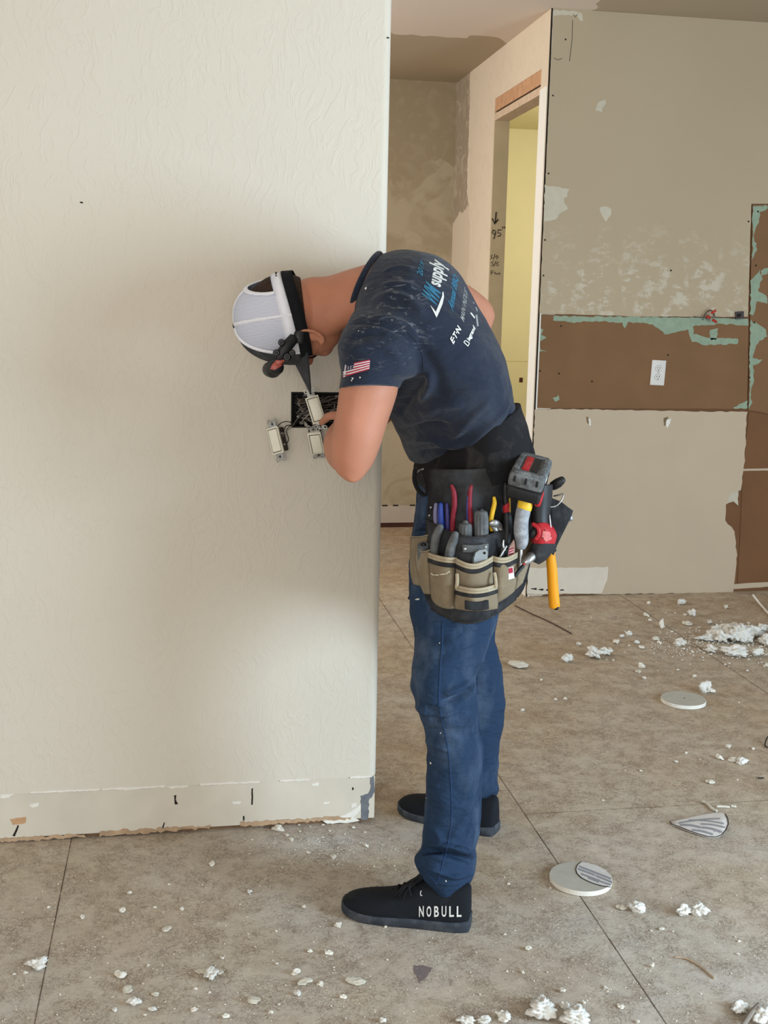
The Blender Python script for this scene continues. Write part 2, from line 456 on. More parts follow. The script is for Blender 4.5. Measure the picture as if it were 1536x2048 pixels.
# left wall: front face with a rectangular box cut-out, rounded corner at its end
BX0, BX1, BZ0, BZ1 = .277, .437, 1.083, 1.174
mb = MB()
def quad(mb, a, b, c, d): mb.add(([a, b, c, d], [(0, 1, 2, 3)]))
def plane_cells(mb, xs, zs, y, skip):
    for i in range(len(xs)-1):
        for j in range(len(zs)-1):
            if (i, j) == skip: continue
            quad(mb, (xs[i], y, zs[j]), (xs[i+1], y, zs[j]), (xs[i+1], y, zs[j+1]), (xs[i], y, zs[j+1]))
RB = .022
plane_cells(mb, [-3.2, BX0, BX1, XE-RB], [BBZ, BZ0, BZ1, H], YL, (1, 1))
for k in range(8):
    a0 = math.pi/2*k/8; a1 = math.pi/2*(k+1)/8
    p = lambda a, z: (XE-RB+RB*math.sin(a), YL+RB-RB*math.cos(a), z)
    quad(mb, p(a0, BBZ), p(a1, BBZ), p(a1, H), p(a0, H))
quad(mb, (XE, YL+RB, BBZ), (XE, YL+.115, BBZ), (XE, YL+.115, H), (XE, YL+RB, H))
quad(mb, (-3.2, YL+.115, 0), (-3.2, YL+.115, H), (XE, YL+.115, H), (XE, YL+.115, 0))
quad(mb, (-3.2, YL, BBZ), (XE-RB, YL, BBZ), (XE-RB, YL+.004, BBZ), (-3.2, YL+.004, BBZ))
wall_left = struct('wall_left', mb, M_WL, 'cream trowel textured wall end with a rounded outside corner')
for p in wall_left.data.polygons: p.use_smooth = abs(p.normal.x) > .01 and abs(p.normal.y) > .01
bl = MB().add(box_vf(-3.2, XE-.004, YL+.002, YL+.115, .012, BBZ))
band = obj('baseboard_band', bl.v, bl.f, M_BBAND, wall_left, label='paler unpainted strip where the baseboard was removed')
gp = MB().add(box_vf(-3.2, XE-.012, YL+.012, YL+.11, 0, .0125))
obj('bottom_plate', gp.v, gp.f, mat('dirty_wood_plate', (116, 90, 66), .9, .3, 20), wall_left)
YBd = YL+.0019
for i, (poly, mm, amp) in enumerate([
    ([(0, 1583), (24, 1580), (30, 1586), (22, 1592), (6, 1596), (0, 1596)], M_GYP, 1.5),
    ([(238, 1576), (262, 1574), (284, 1573), (280, 1578), (250, 1581)], M_GYP, .8),
    ([(330, 1571), (378, 1570), (376, 1574), (340, 1577)], M_GYP, .8),
    ([(58, 1609), (78, 1605), (76, 1612), (64, 1616)], M_GYP, .8),
    ([(464, 1604), (482, 1602), (480, 1608), (468, 1609)], M_GYP, .8),
    ([(622, 1567), (638, 1564), (636, 1571), (626, 1572)], M_GYP, .8),
    ([(646, 1605), (660, 1603), (658, 1607), (648, 1608)], M_GYP, .5),
    ([(702, 1609), (712, 1605), (714, 1613), (704, 1616)], M_GYP, .5),
    ([(646, 1641), (672, 1638), (700, 1624), (722, 1608), (722, 1618), (708, 1634), (720, 1640), (704, 1645), (676, 1646), (655, 1648)], M_GYP, 1),
    ([(20, 1638), (52, 1634), (52, 1646), (26, 1650)], mat('rust_stain', (190, 150, 112), .9, .1, 30), .8),
    ([(740, 1553), (747, 1553), (750, 1580), (744, 1594), (738, 1598), (737, 1638), (722, 1641), (721, 1592), (736, 1588), (742, 1572)], M_GREY, 1.2),
    ([(348, 1591), (352, 1590), (352, 1600), (356, 1608), (350, 1609)], M_DARK, .4),
    ([(503, 1577), (506, 1577), (506, 1608), (503, 1610)], M_DARK, .4),
    ([(324, 1655), (328, 1645), (330, 1645), (327, 1656)], M_DARK, .3),
    ([(486, 1632), (489, 1632), (489, 1641), (486, 1641)], M_DARK, .3),
    ([(704, 1575), (707, 1575), (707, 1580), (704, 1580)], M_DARK, .3),
    ([(25, 1672), (36, 1650), (38, 1652), (30, 1672)], M_DARK, .5),
    ([(230, 1664), (246, 1657), (256, 1658), (240, 1668)], mat('rust_stain', (190, 150, 112)), .8),
    ]):
    patch('wall_chip', poly, YBd, mm, wall_left, .0005, 5, amp, i)
# peeled paint lip along the top of the strip
for i, (x0, x1) in enumerate([(60, 200), (205, 330), (400, 520), (560, 620), (700, 744)]):
    yy = lambda x: 1588-.047*x
    patch('peeled_paint_edge', [(x0, yy(x0)-2), (x1, yy(x1)-2), (x1, yy(x1)+1.5), (x0, yy(x0)+1.5)], YL-.0002, M_PRIM, wall_left, .0012, 5, .8, 40+i)
# brown torn lower edge
for i, (x0, x1) in enumerate([(0, 170), (200, 420), (480, 700)]):
    yy = lambda x: 1690-.0667*x-9
    patch('torn_lower_edge', [(x0, yy(x0)-5), (x1, yy(x1)-2), (x1, yy(x1)+3), (x0, yy(x0)+4)], YBd, mat('torn_card_edge', (176, 148, 118), .9, .2, 30), wall_left, .002, 6, 2.5, 60+i)
patch('nail_hole', [(774, 74), (778, 74), (778, 77), (774, 77)], YL, M_DARK, wall_left, .0002, 9, .2, 5)
patch('nail_hole', [(160, 403), (166, 404), (166, 407), (160, 406)], YL, M_DARK, wall_left, .0002, 9, .2, 6)

# right wall (kitchen side): backing plus boards
wr = struct('wall_right', box_vf(XH+.013, 4.2, YR+.0135, YR+.11, 0, H), M_BROWN2, 'stripped kitchen wall of beige board above brown torn paper')
def board(name, poly, y, material, th=.0125, seed=0, amp=.6, step=12, **k):
    pts = [W(x, yy, y) for x, yy in ragged(poly, step, amp, seed)]
    v, f = slab_vf(pts, (0, 1, 0), th); f = [tuple(reversed(q)) for q in f]; return obj(name, v, f, material, wr, **k)
board('upper_wallboard', [(1107, 14), (1560, 44), (1560, 407), (1503, 408), (1500, 500), (1496, 634), (1280, 633), (1079, 627)], YR, M_WR, seed=1, amp=.5, label='beige upper wallboard with flecks of old mortar')
board('brown_band_board', [(1079, 629), (1497, 638), (1494, 818), (1070, 816)], YR+.003, M_BROWN, .010, seed=2, label='brown torn paper band behind the removed counter')
board('right_panel_board', [(1505, 409), (1560, 409), (1560, 832), (1497, 820), (1500, 640)], YR+.004, M_BROWN, .009, seed=3, label='brown board with green paper edges')
board('lower_wallboard', [(1070, 820), (1130, 818), (1280, 821), (1494, 824), (1489, 930), (1481, 980), (1462, 985), (1452, 1010), (1450, 1040), (1468, 1062), (1474, 1110), (1466, 1185), (1240, 1188), (1054, 1189)], YR, M_OLD, seed=4, amp=1.1, step=8, label='smooth beige lower wallboard with a broken right edge')
board('lower_right_board', [(1498, 823), (1560, 834), (1560, 936), (1487, 938)], YR+.010, M_BROWN2, .003, seed=5)
board('lower_right_board', [(1486, 942), (1560, 941), (1560, 1168), (1475, 1172)], YR+.010, M_BROWN2, .003, seed=6)
board('white_joint_strip', [(1485, 938), (1560, 936), (1560, 941), (1485, 942)], YR+.009, M_OLD, .004, seed=7, amp=.3)
board('bottom_strip', [(1468, 1168), (1560, 1163), (1560, 1172), (1468, 1178)], YR+.006, M_OLD, .007, seed=8, amp=.5)
G = [
 [(1107, 632), (1160, 633), (1290, 634), (1420, 636), (1495, 637), (1496, 650), (1440, 648), (1385, 652), (1388, 668), (1420, 676), (1476, 676), (1476, 688), (1410, 690), (1384, 683), (1375, 660), (1330, 668), (1306, 648), (1255, 645), (1250, 658), (1244, 645), (1180, 642), (1148, 646), (1108, 640)],
 [(1420, 660), (1436, 656), (1434, 680), (1420, 680)],
 [(1077, 655), (1086, 660), (1084, 670), (1094, 674), (1080, 682), (1082, 698), (1096, 702), (1076, 704)],
 [(1106, 795), (1118, 791), (1120, 800), (1110, 805)],
 [(1468, 814), (1496, 800), (1494, 817), (1470, 817)],
 ]
for i, g in enumerate(G): patch('green_paper_remnant', g, YR+.003, M_GREEN, wr, .0006, 6, 1.6, 10+i)
G2 = [
 [(1506, 411), (1536, 411), (1536, 418), (1520, 425), (1516, 450), (1508, 470), (1514, 500), (1504, 520)],
 [(1502, 560), (1520, 540), (1524, 560), (1514, 580), (1536, 596), (1536, 606), (1512, 604), (1506, 630), (1500, 628)],
 [(1501, 640), (1512, 646), (1530, 660), (1534, 672), (1510, 690), (1506, 715), (1524, 720), (1520, 726), (1506, 730), (1508, 760), (1500, 790), (1503, 806), (1498, 818)],
 [(1520, 540), (1536, 536), (1536, 548), (1524, 552)],
 ]
for i, g in enumerate(G2): patch('green_paper_remnant', g, YR+.004, M_GREEN, wr, .0006, 6, 2.0, 20+i)
PT = [
 [(1191, 222), (1197, 204), (1210, 198), (1213, 208), (1204, 216), (1203, 224)],
 [(1200, 416), (1210, 412), (1224, 418), (1222, 430), (1212, 442), (1202, 430)],
 [(1090, 370), (1118, 374), (1138, 380), (1134, 392), (1126, 398), (1130, 408), (1136, 420), (1120, 428), (1112, 438), (1088, 444)],
 [(1107, 20), (1150, 22), (1164, 28), (1166, 42), (1158, 40), (1152, 30), (1130, 30), (1106, 32)],
 ]
for i, g in enumerate(PT): patch('filler_patch', g, YR, M_PATCH if i else M_PATCH, wr, .0006, 6, 1.4, 30+i)
patch('torn_edge_paper', [(1454, 984), (1477, 978), (1475, 1010), (1466, 1004), (1452, 1008)], YR+.011, M_PATCH, wr, .001, 6, 1.4, 37)
for i, g in enumerate([[(1172, 834), (1176, 834), (1178, 848), (1174, 846)], [(1328, 836), (1337, 834), (1334, 842), (1331, 852), (1327, 850)]]):
    patch('torn_hole', g, YR, mat('torn_hole_brown', (120, 100, 76), .9), wr, .0004, 4, .8, 44+i)
    patch('torn_paper_curl', [(a+5, b+4) for a, b in g], YR, M_GYP, wr, .0008, 4, 1.0, 47+i)
patch('white_primer_band', [(1057, 1136), (1216, 1134), (1214, 1160), (1204, 1186), (1054, 1188)], YR, mat('pale_primer_strip', (216, 206, 188), .75, .04, 10), wr, .0006, 10, 1.0, 50)
for i, (x0, x1, y) in enumerate([(1062, 1072, 1178), (1076, 1086, 1179), (1092, 1096, 1180), (1104, 1108, 1179), (1120, 1127, 1180)]):
    patch('mould_spot', [(x0, y-1), (x1, y-2), (x1+1, y+2), (x0, y+1)], YR-.0007, M_INK, wr, .0003, 3, .8, 52+i)
for i, (x, y) in enumerate([(1131, 79), (1106, 191), (1097, 347), (1090, 480), (1087, 551), (1082, 668), (1080, 742), (1122, 652), (1342, 654), (1184, 763), (1336, 710), (1118, 747), (1516, 423), (1512, 531), (1499, 755), (1509, 645), (1342, 541), (1497, 443)]):
    patch('screw_hole', [(x-1.6, y-1.6), (x+1.6, y-1.6), (x+1.6, y+1.6), (x-1.6, y+1.6)], YR-.0001 if not (635 < y < 800 or x > 1498) else YR+.0028, M_DARK, wr, .0003, 9, .2, 70+i)
for i, pl in enumerate([[(1145, 40), (1144, 80), (1139, 122)], [(1108, 116), (1116, 120), (1124, 117)], [(1146, 28), (1150, 34), (1156, 28)]]):
    obj('wallboard_crack', *tube_vf([W(x, y, YR-.0002) for x, y in pl], .0012, 5), M_DARK, wr)
# black joint line and white corner bead at the left end
obj('corner_joint_gap', *box_vf(XH+.0005, XH+.006, YR+.002, YR+.1, 0, H), M_DARK, wr)
obj('corner_bead', *box_vf(XH+.006, XH+.0125, YR+.001, YR+.012, .0, H), M_PRIM, wr)

# hall side wall at x = XH with a door opening
YD0, YD1, ZD = 5.452, 6.268, 2.378
mb = MB()
mb.add(box_vf(XH, XH+.085, YD1, YB, 0, H)); mb.add(box_vf(XH, XH+.085, YD0, YD1, 2.49, H)); mb.add(box_vf(XH, XH+.085, YR+.012, YD0, 0, H))
wh = struct('wall_hall', mb, M_HS, 'pinkish skim coated hall side wall with a doorway')
hd = struct('door_1', box_vf(XH+.004, XH+.080, YD0, YD1, 2.425, 2.492), M_PINE, 'bare pine pocket door header over the hall doorway'); hd['category'] = 'doorway'
obj('track_slot', *box_vf(XH+.012, XH+.07, YD0, YD1, 2.412, 2.426), M_DARK, hd)
obj('lower_header_board', *box_vf(XH+.002, XH+.082, YD0, YD1, ZD, 2.414), mat('pale_pink_primer', (208, 184, 158), .75), hd)
obj('far_jamb', *box_vf(XH+.002, XH+.083, YD1-.006, YD1-.0004, 0, ZD), M_JAMB, hd, label='olive jamb board with black marker notes')
obj('near_jamb', *box_vf(XH-.003, XH+.083, YR+.016, YD0+.004, 0, ZD+.02), mat('daylit_white_primer', (240, 238, 230), .6, .02, 20, 0), hd, label='white primed jamb nearest the kitchen wall')  # white primer made brighter to carry the daylight falling on the jamb
# marker notes on the far jamb
def strokes(name, lines, Y, r, parent):
    mb = MB()
    for l in lines: mb.add(tube_vf([W(x, y, Y) for x, y in l], r, 5, round_ends=False))
    return mb.build(name, M_INK, parent)
YJ = YD1-.0062
strokes('marker_arrow', [[(992, 424), (990, 447)], [(984, 437), (989, 448), (996, 439)]], YJ, .0034, hd)
strokes('marker_number', [[(991, 462), (986, 460), (984, 466), (988, 469), (991, 463), (990, 470), (987, 478)], [(1003, 460), (996, 460), (995, 466), (1000, 466), (1001, 471), (995, 473)], [(1005, 453), (1005, 457)], [(1009, 453), (1009, 457)]], YJ, .0026, hd)
strokes('marker_note', [[(985, 510), (981, 512), (984, 515), (981, 518)], [(990, 508), (986, 519)], [(994, 511), (991, 514), (993, 518), (996, 514), (994, 511)],
    [(987, 523), (982, 525), (987, 529), (982, 532)], [(992, 522), (987, 533)], [(997, 524), (992, 528), (994, 532), (997, 529)],
    [(982, 549), (982, 541), (987, 541), (985, 545), (982, 545)], [(988, 547), (990, 544), (991, 549)], [(993, 549), (994, 546)], [(996, 549), (998, 545), (1000, 549)]], YJ, .0017, hd)

wb = struct('wall_back', box_vf(-2.5, XH, YB, YB+.1, 0, H), M_HB, 'patched beige wall at the end of the hall')
bb = struct('baseboard_back', box_vf(-2.5, XH-.002, YB-.008, YB-.0005, .03, .142), mat('hall_base_strip', (190, 180, 168), .8, .08, 9), 'pale stripped baseboard zone at the end of the hall')
obj('dark_bottom_gap', *box_vf(-2.5, XH-.01, YB-.004, YB-.0004, 0, .03), mat('dark_red_plate', (74, 44, 36), .9, .3, 8), bb)
for i in range(5):
    x = 1.15+.09*i+.02*(i % 2); obj('torn_top_edge', *box_vf(x, x+.035, YB-.0095, YB-.008, .138, .146), M_DARK, bb)
# yellow side room
mb = MB().add(box_vf(XH+.085, 4.2, 8.69, 8.79, 0, H)); mb.add(box_vf(3.9, 4.0, YR+.12, 8.69, 0, H)); mb.add(box_vf(XH+.085, XH+.09, YD1+.1, 8.69, 0, H))
wy = struct('wall_side_room', mb, M_YEL, 'pale yellow wall seen through the hall doorway')
p0 = W(1022, 722, 8.69); obj('wall_seam', *box_vf(p0.x-.05, p0.x+.4, 8.6885, 8.69, p0.z-.003, p0.z), mat('yellow_seam', (190, 172, 112)), wy)
p0 = W(1042, 760, 8.69); obj('box_hole', *box_vf(p0.x-.014, p0.x+.014, 8.688, 8.69, p0.z-.018, p0.z+.018), mat('dark_red_hole', (74, 34, 22)), wy)
cy = struct('ceiling_side_room', box_vf(XH+.085, 3.9, YR+.12, 8.69, H-.02, H-.0005), M_YEL, 'pale yellow ceiling of the room behind the doorway')

# ============================================================ THE ELECTRICIAN
M_SKIN = mat('tanned_skin', (184, 124, 97), .55, .07, 16, .12, .35, sss=.12, bscale=260)
M_SHIRT = None
def mk_shirt():
    t = NT('navy_cotton'); c = srgb(34, 41, 55)
    c = t.mix(t.noise(22, 4), c, srgb(41, 48, 62))
    # plaster dust smeared over the shoulder
    st = t.ramp(t.noise(1, 5, .7, 1.2, vec=t.mapped((26, 26, 70), (.3, .5, 0))), [(.56, 0), (.70, 1)])
    c0 = W(770, 620, 2.38)
    d = t.new('ShaderNodeVectorMath', operation='DISTANCE'); t.link(t.coord(), d.inputs[0]); d.inputs[1].default_value = c0
    rr = t.new('ShaderNodeMapRange'); rr.inputs[1].default_value = .135; rr.inputs[2].default_value = .05; t.link(d.outputs['Value'], rr.inputs[0])
    f = t.math('MULTIPLY', st, rr.outputs[0])
    f2 = t.math('MULTIPLY', t.ramp(t.noise(7, 5, .6), [(.5, 0), (.75, 1)]), .07)
    c = t.mix(t.math('MAXIMUM', t.math('MULTIPLY', f, .75), f2), c, srgb(160, 164, 168))
    t.base(c, .92, .12); t.b.inputs['Sheen Weight'].default_value = .12
    wrinkles(t, 900, .8); return t.m
M_SHIRT = mk_shirt()
M_JEAN = dust_mat('blue_denim', (34, 53, 77), (98, 113, 132), (.48, .82), 9, .9, (1, 1, .5), .25, 700, 1.0)
M_BLACK = dust_mat('black_canvas', (27, 27, 29), (84, 82, 80), (.5, .9), 18, .9, (1, 1, 1), .3, 600)
M_BLACKP = mat('black_plastic', (24, 24, 26), .5, .15, 40, .1, .4)
M_SHOE = dust_mat('black_shoe_knit', (24, 27, 32), (70, 74, 78), (.55, .95), 16, .85, (1, 1, 1), .35, 800)
M_SOLE = dust_mat('dusty_rubber', (52, 57, 64), (110, 114, 118), (.45, .9), 25, .7, (1, 1, 1), .3, 200)
M_HAIR = mat('brown_hair', (54, 40, 32), .8, .3, 120, .6, .2, bscale=500)
M_WPRINT = mat('white_print', (214, 214, 208), .8, .06, 100, 0)
M_TPRINT = mat('teal_print', (54, 114, 142), .8, .08, 100, 0)
M_GPRINT = mat('grey_print', (150, 152, 152), .8, .08, 100, 0)
M_CAPW = mat('white_cap_cloth', (232, 232, 238), .85, .04, 60, .1, .2)
def mk_mesh():
    t = NT('white_cap_mesh')
    w = t.new('ShaderNodeTexWave', wave_type='BANDS', bands_direction='Z'); w.inputs['Scale'].default_value = 110; w.inputs['Distortion'].default_value = 3; w.inputs['Detail'].default_value = 2
    w.inputs['Detail Scale'].default_value = .6
    t.link(t.mapped((.35, .6, 1), (.0, .35, 0)), w.inputs['Vector'])
    t.base(t.ramp(w.outputs['Fac'], [(.2, srgb(172, 176, 192)), (.7, srgb(222, 224, 234))]), .85, .2); t.bump(w.outputs['Fac'], .3, .001); return t.m
M_MESH = mk_mesh()
M_CAPD = dust_mat('charcoal_cap_cloth', (62, 64, 68), (120, 120, 120), (.5, .9), 30, .9)

person = empty('person', (.62, 2.68, 0), 'man in a dark navy t-shirt and blue jeans bending to wire switches in the wall', 'person')

def nz(x, y, z): return noise.noise(Vector((x, y, z)))
# ---- skin: one continuous surface
def hand_parts(wrist, d, n, side, curl=.5, spread=.12):
    """palm, five bent fingers and a side thumb; d = pointing direction, n = back-of-hand normal"""
    d = Vector(d).normalized(); n = Vector(n); n = (n-d*n.dot(d)).normalized(); s = d.cross(n)*side
    w = Vector(wrist); parts = []
    rings = []
    for t, hw, ht in ((-.025, .024, .018), (0, .026, .018), (.03, .037, .017), (.06, .041, .015), (.088, .040, .0125), (.098, .036, .009)):
        c = w+d*t; rings.append([c+s*math.cos(a)*hw+n*math.sin(a)*ht for a in [2*math.pi*j/20 for j in range(20)]])
    parts.append(loft_vf(rings))
    for i, L in enumerate((.072, .080, .075, .060)):
        o = w+d*.085+s*(.031-.0205*i)
        dd = (d+s*spread*(1.5-i)*.5).normalized(); p = o; pts = [o-d*.015, o]
        a = 0
        for seg, bend in ((.46, .35), (.30, .9), (.24, .8)):
            a += bend*curl; v = dd*math.cos(a)-n*math.sin(a); p = p+v*L*seg; pts.append(p)
        parts.append(tube_vf(pts, [.0088, .0088, .0085, .0078, .0068], 10, k=3))
    o = w+d*.022+s*.028; v1 = (d*.55+s*.75-n*.35).normalized(); v2 = (d*.85+s*.25-n*.5).normalized()
    parts.append(tube_vf([o-s*.012, o, o+v1*.036, o+v1*.036+v2*.028, o+v1*.036+v2*.052], [.012, .013, .0105, .0095, .0075], 10, k=3))
    return parts
HC = W(570, 636, 2.70)                                     # skull centre
HU = Vector((-.96, .10, -.13)).normalized()                # towards the crown
HF = Vector((-.12, .33, -.93)); HF = (HF-HU*HF.dot(HU)).normalized()   # where the face points
HL = HU.cross(HF)                                          # his left, towards the camera
body = []
body.append(sph_vf(HC, HF*.098, HL*.077, HU*.090, 32, 20))
body.append(sph_vf(HC+HF*.030-HU*.062, HF*.066, HL*.060, HU*.070, 24, 14))   # face
body.append(sph_vf(HC+HF*.070-HU*.080, HF*.032, HL*.036, HU*.026, 20, 12))   # chin
body.append(sph_vf(HC+HF*.076+HU*.012, HF*.022, HL*.058, HU*.016, 16, 10))   # brow
body.append(tube_vf([HC+HF*.088-HU*.0, HC+HF*.108-HU*.028, HC+HF*.112-HU*.040, HC+HF*.094-HU*.048], [.007, .010, .0125, .009], 10, k=3))  # nose
for sd in (1, -1): body.append(sph_vf(HC+HF*.100-HU*.044+HL*sd*.010, HF*.010, HL*.008, HU*.008, 10, 8))
body.append(tube_vf([HC+HF*.084-HU*.066-HL*.024, HC+HF*.094-HU*.066, HC+HF*.084-HU*.066+HL*.024], [.004, .007, .004], 8, k=3))   # lips
body.append(tube_vf([HC+HF*.082-HU*.075-HL*.020, HC+HF*.091-HU*.075, HC+HF*.082-HU*.075+HL*.020], [.004, .007, .004], 8, k=3))
for sd in (1, -1):
    body.append(sph_vf(HC+HF*.078-HU*.010+HL*sd*.031, HF*.012, HL*.014, HU*.011, 12, 8))
    body.append(sph_vf(HC+HF*.062-HU*.045+HL*sd*.040, HF*.024, HL*.018, HU*.022, 12, 8))   # cheekbone
    e = HC+HF*.024-HU*.052+HL*sd*.077
    tilt = (HU*.93-HF*.25).normalized(); fr = tilt.cross(HL).normalized(); out = (HL*sd+fr*0).normalized()
    rim = []
    for k in range(15):
        a = -2.3+4.6*k/14; rim.append(e+out*(.010+.003*math.cos(a))-HF*(.019*math.cos(a)+.002)+tilt*(.032*math.sin(a)+.002))
    body.append(tube_vf(rim, [.0045]*15, 8, k=2))
    body.append(sph_vf(e+out*.004-HF*.004, HF*.013, HL*.006, tilt*.024, 14, 8))
    body.append(sph_vf(e+out*.006-tilt*.024+HF*.002, HF*.008, HL*.005, tilt*.009, 10, 6))   # lobe
body.append(loft_spec([((600, 560), (612, 690), 2.70, 2.70, None, 2.64), ((622, 554), (634, 696), 2.70, 2.69, None, 2.637), ((655, 552), (668, 672), 2.69, 2.67, None, 2.62), ((690, 541), (694, 655), 2.67, 2.65, None, 2.60),
    ((724, 531), (716, 650), 2.66, 2.62, None, 2.57), ((756, 522), (738, 665), 2.66, 2.60, None, 2.54), ((800, 520), (770, 690), 2.66, 2.60, None, 2.54)], 5, 32))
body.append(loft_spec([((715, 640), (815, 540), 2.68, 2.60, None, 2.50), ((735, 690), (880, 560), 2.68, 2.58, None, 2.47), ((765, 760), (940, 660), 2.68, 2.56, None, 2.50),
    ((800, 850), (985, 760), 2.70, 2.56, None, 2.51), ((850, 930), (1005, 860), 2.70, 2.58, None, 2.50), ((850, 1040), (1010, 1030), 2.68, 2.60, None, 2.50), ((880, 1110), (980, 1110), 2.68, 2.62, None, 2.54)], 5, 32))
# left arm: upper arm with the elbow towards the viewer, forearm going away to the wall
body.append(loft_spec([((718, 645), (805, 625), 2.53, 2.51, None, 2.46), ((696, 700), (800, 700), 2.47, 2.46, None, 2.405), ((688, 742), (797, 745), 2.43, 2.43, None, 2.375),
    ((678, 783), (796, 780), 2.42, 2.42, None, 2.362), ((674, 815), (787, 812), 2.42, 2.42, None, 2.362), ((668, 846), (775, 846), 2.42, 2.42, None, 2.363), ((662, 880), (764, 882), 2.43, 2.42, None, 2.365),
    ((660, 905), (756, 905), 2.43, 2.42, None, 2.37), ((664, 928), (746, 928), 2.43, 2.42, None, 2.378), ((675, 947), (733, 946), 2.42, 2.41, None, 2.388), ((690, 960), (721, 960), 2.41, 2.41, None, 2.395), ((701, 965), (711, 965), 2.405, 2.405, None, 2.398)], 4, 32))
body.append(tube_vf([W(706, 918, 2.43), W(694, 900, 2.50), W(689, 882, 2.57), W(694, 862, 2.65), W(702, 846, 2.71), W(706, 840, 2.735)], [.043, .050, .046, .036, .029, .027], 20, k=4))
hwL = W(706, 841, 2.735); body += hand_parts(hwL, W(704, 838, 2.86)-hwL, (.3, -.3, .85), -1, .8, .06)
# right arm
body.append(tube_vf([W(850, 590, 2.74), W(885, 597, 2.82), W(925, 612, 2.92), W(955, 631, 2.97), W(952, 640, 2.97)], [.062, .058, .052, .0455, .042], 20, k=4))
body.append(tube_vf([W(956, 635, 2.97), W(925, 672, 2.955), W(880, 722, 2.93), W(820, 780, 2.895), W(788, 806, 2.875)], [.044, .050, .044, .032, .027], 20, k=4))
hwR = W(786, 808, 2.873); body += hand_parts(hwR, W(735, 838, 2.865)-hwR, (-.1, -.8, .5), 1, .7)
# legs and feet inside the clothes
body.append(tube_vf([W(915, 1060, 2.60), W(905, 1230, 2.48), W(888, 1370, 2.435), W(905, 1500, 2.44), W(905, 1640, 2.44), W(905, 1760, 2.44), W(900, 1800, 2.44)], [.080, .060, .040, .040, .034, .032, .034], 18, k=3))
body.append(tube_vf([W(935, 1060, 2.72), W(935, 1230, 2.80), W(945, 1370, 2.84), W(945, 1500, 2.88), W(945, 1600, 2.89), W(950, 1635, 2.89)], [.080, .048, .040, .038, .034, .034], 18, k=3))
sk_me = remesh(body, .0034, 6, .5)
skin = mesh_obj('body', sk_me, M_SKIN, person, label='bare tanned forearms, neck and ear')
bv_skin = bvh_of(sk_me)
# nails on the visible side are hidden; short hair as its own shell
rings = []
hv = sph_vf(HC, HF*.1000, HL*.0790, HU*.0925, 48, 36)
keep = []
for q in hv[1]:
    c = sum((hv[0][i] for i in q), Vector())/len(q)-HC
    a, b = c.dot(HF), c.dot(HU)
    if (b > -.045 and a < .035) or b > .02 or (a < -.060 and b > -.042): keep.append(q)
hair = obj('hair', hv[0], keep, M_HAIR, person, True, label='short cropped brown hair')
hair.modifiers.new('s', 'SOLIDIFY').thickness = .0015
# stubble beard along the jaw
bv = []
beard_vf = sph_vf(HC+HF*.086-HU*.050, HF*.016, HL*.028, HU*.018, 24, 14)
keep = [q for q in beard_vf[1] if (sum((beard_vf[0][i] for i in q), Vector())/len(q)-(HC+HF*.086-HU*.050)).dot(HF) > -.004]
beard = obj('beard', beard_vf[0], keep, M_HAIR, person, True, label='short dark beard'); beard.modifiers.new('s', 'SOLIDIFY').thickness = .001

# ---- t-shirt
def shirt_disp(t, v, p):
    q = p*1.0
    return .0035*nz(q.x*9+q.z*5, q.y*9, q.z*16)+.0022*nz(q.x*22, q.y*14, q.z*30+5)+(.0060*max(0, .30-v)/.30*nz(t*2.2, 3, v*34+math.cos(t)*2))
tor = loft_spec([
    ((836, 925), (1028, 838), 2.72, 2.52, (945, 903), 2.44),
    ((818, 918), (1029, 812), 2.72, 2.52, (940, 884), 2.42),
    ((806, 898), (1024, 796), 2.72, 2.51, (930, 862), 2.41),
    ((799, 876), (1020, 768), 2.72, 2.50, (920, 838), 2.40),
    ((789, 856), (1014, 738), 2.71, 2.50, (905, 812), 2.39),
    ((778, 826), (1007, 708), 2.70, 2.50, (885, 778), 2.39),
    ((768, 790), (990, 672), 2.69, 2.51, (862, 744), 2.38),
    ((754, 756), (967, 632), 2.68, 2.52, (838, 712), 2.38),
    ((738, 728), (944, 593), 2.67, 2.54, (812, 678), 2.38),
    ((722, 700), (916, 548), 2.67, 2.56, (786, 646), 2.39),
    ((712, 675), (876, 513), 2.67, 2.58, (764, 615), 2.42),
    ((708, 652), (835, 501), 2.67, 2.60, (748, 592), 2.46),
    ((709, 636), (796, 499), 2.67, 2.62, (736, 574), 2.50),
    ((712, 620), (768, 506), 2.67, 2.63, (728, 562), 2.54)], 7, 96, shirt_disp)
def slv_disp(t, v, p): return .0035*nz(p.x*12, p.y*12, p.z*22+p.x*14)+.002*nz(p.x*34, p.y*30, p.z*40)
slv = loft_spec([
    ((712, 618), (850, 590), 2.53, 2.50, None, 2.43),
    ((694, 645), (862, 640), 2.48, 2.46, None, 2.37),
    ((682, 668), (866, 690), 2.46, 2.45, None, 2.352),
    ((676, 695), (858, 730), 2.44, 2.45, None, 2.345),
    ((678, 722), (836, 752), 2.43, 2.44, None, 2.345),
    ((682, 745), (812, 758), 2.43, 2.43, None, 2.347),
    ((681, 760), (804, 764), 2.43, 2.43, (742, 758), 2.347),
    ((676, 780), (799, 778), 2.43, 2.43, (738, 769), 2.347)], 6, 64, slv_disp)
slvR = loft_spec([((820, 560), (880, 640), 2.70, 2.70, None, 2.62), ((858, 548), (895, 650), 2.78, 2.78, None, 2.72), ((885, 556), (905, 652), 2.86, 2.86, None, 2.79), ((898, 562), (912, 652), 2.90, 2.90, None, 2.84)], 5, 48)
sh_me = remesh([tor, slv, slvR], .0042, 3, .5)
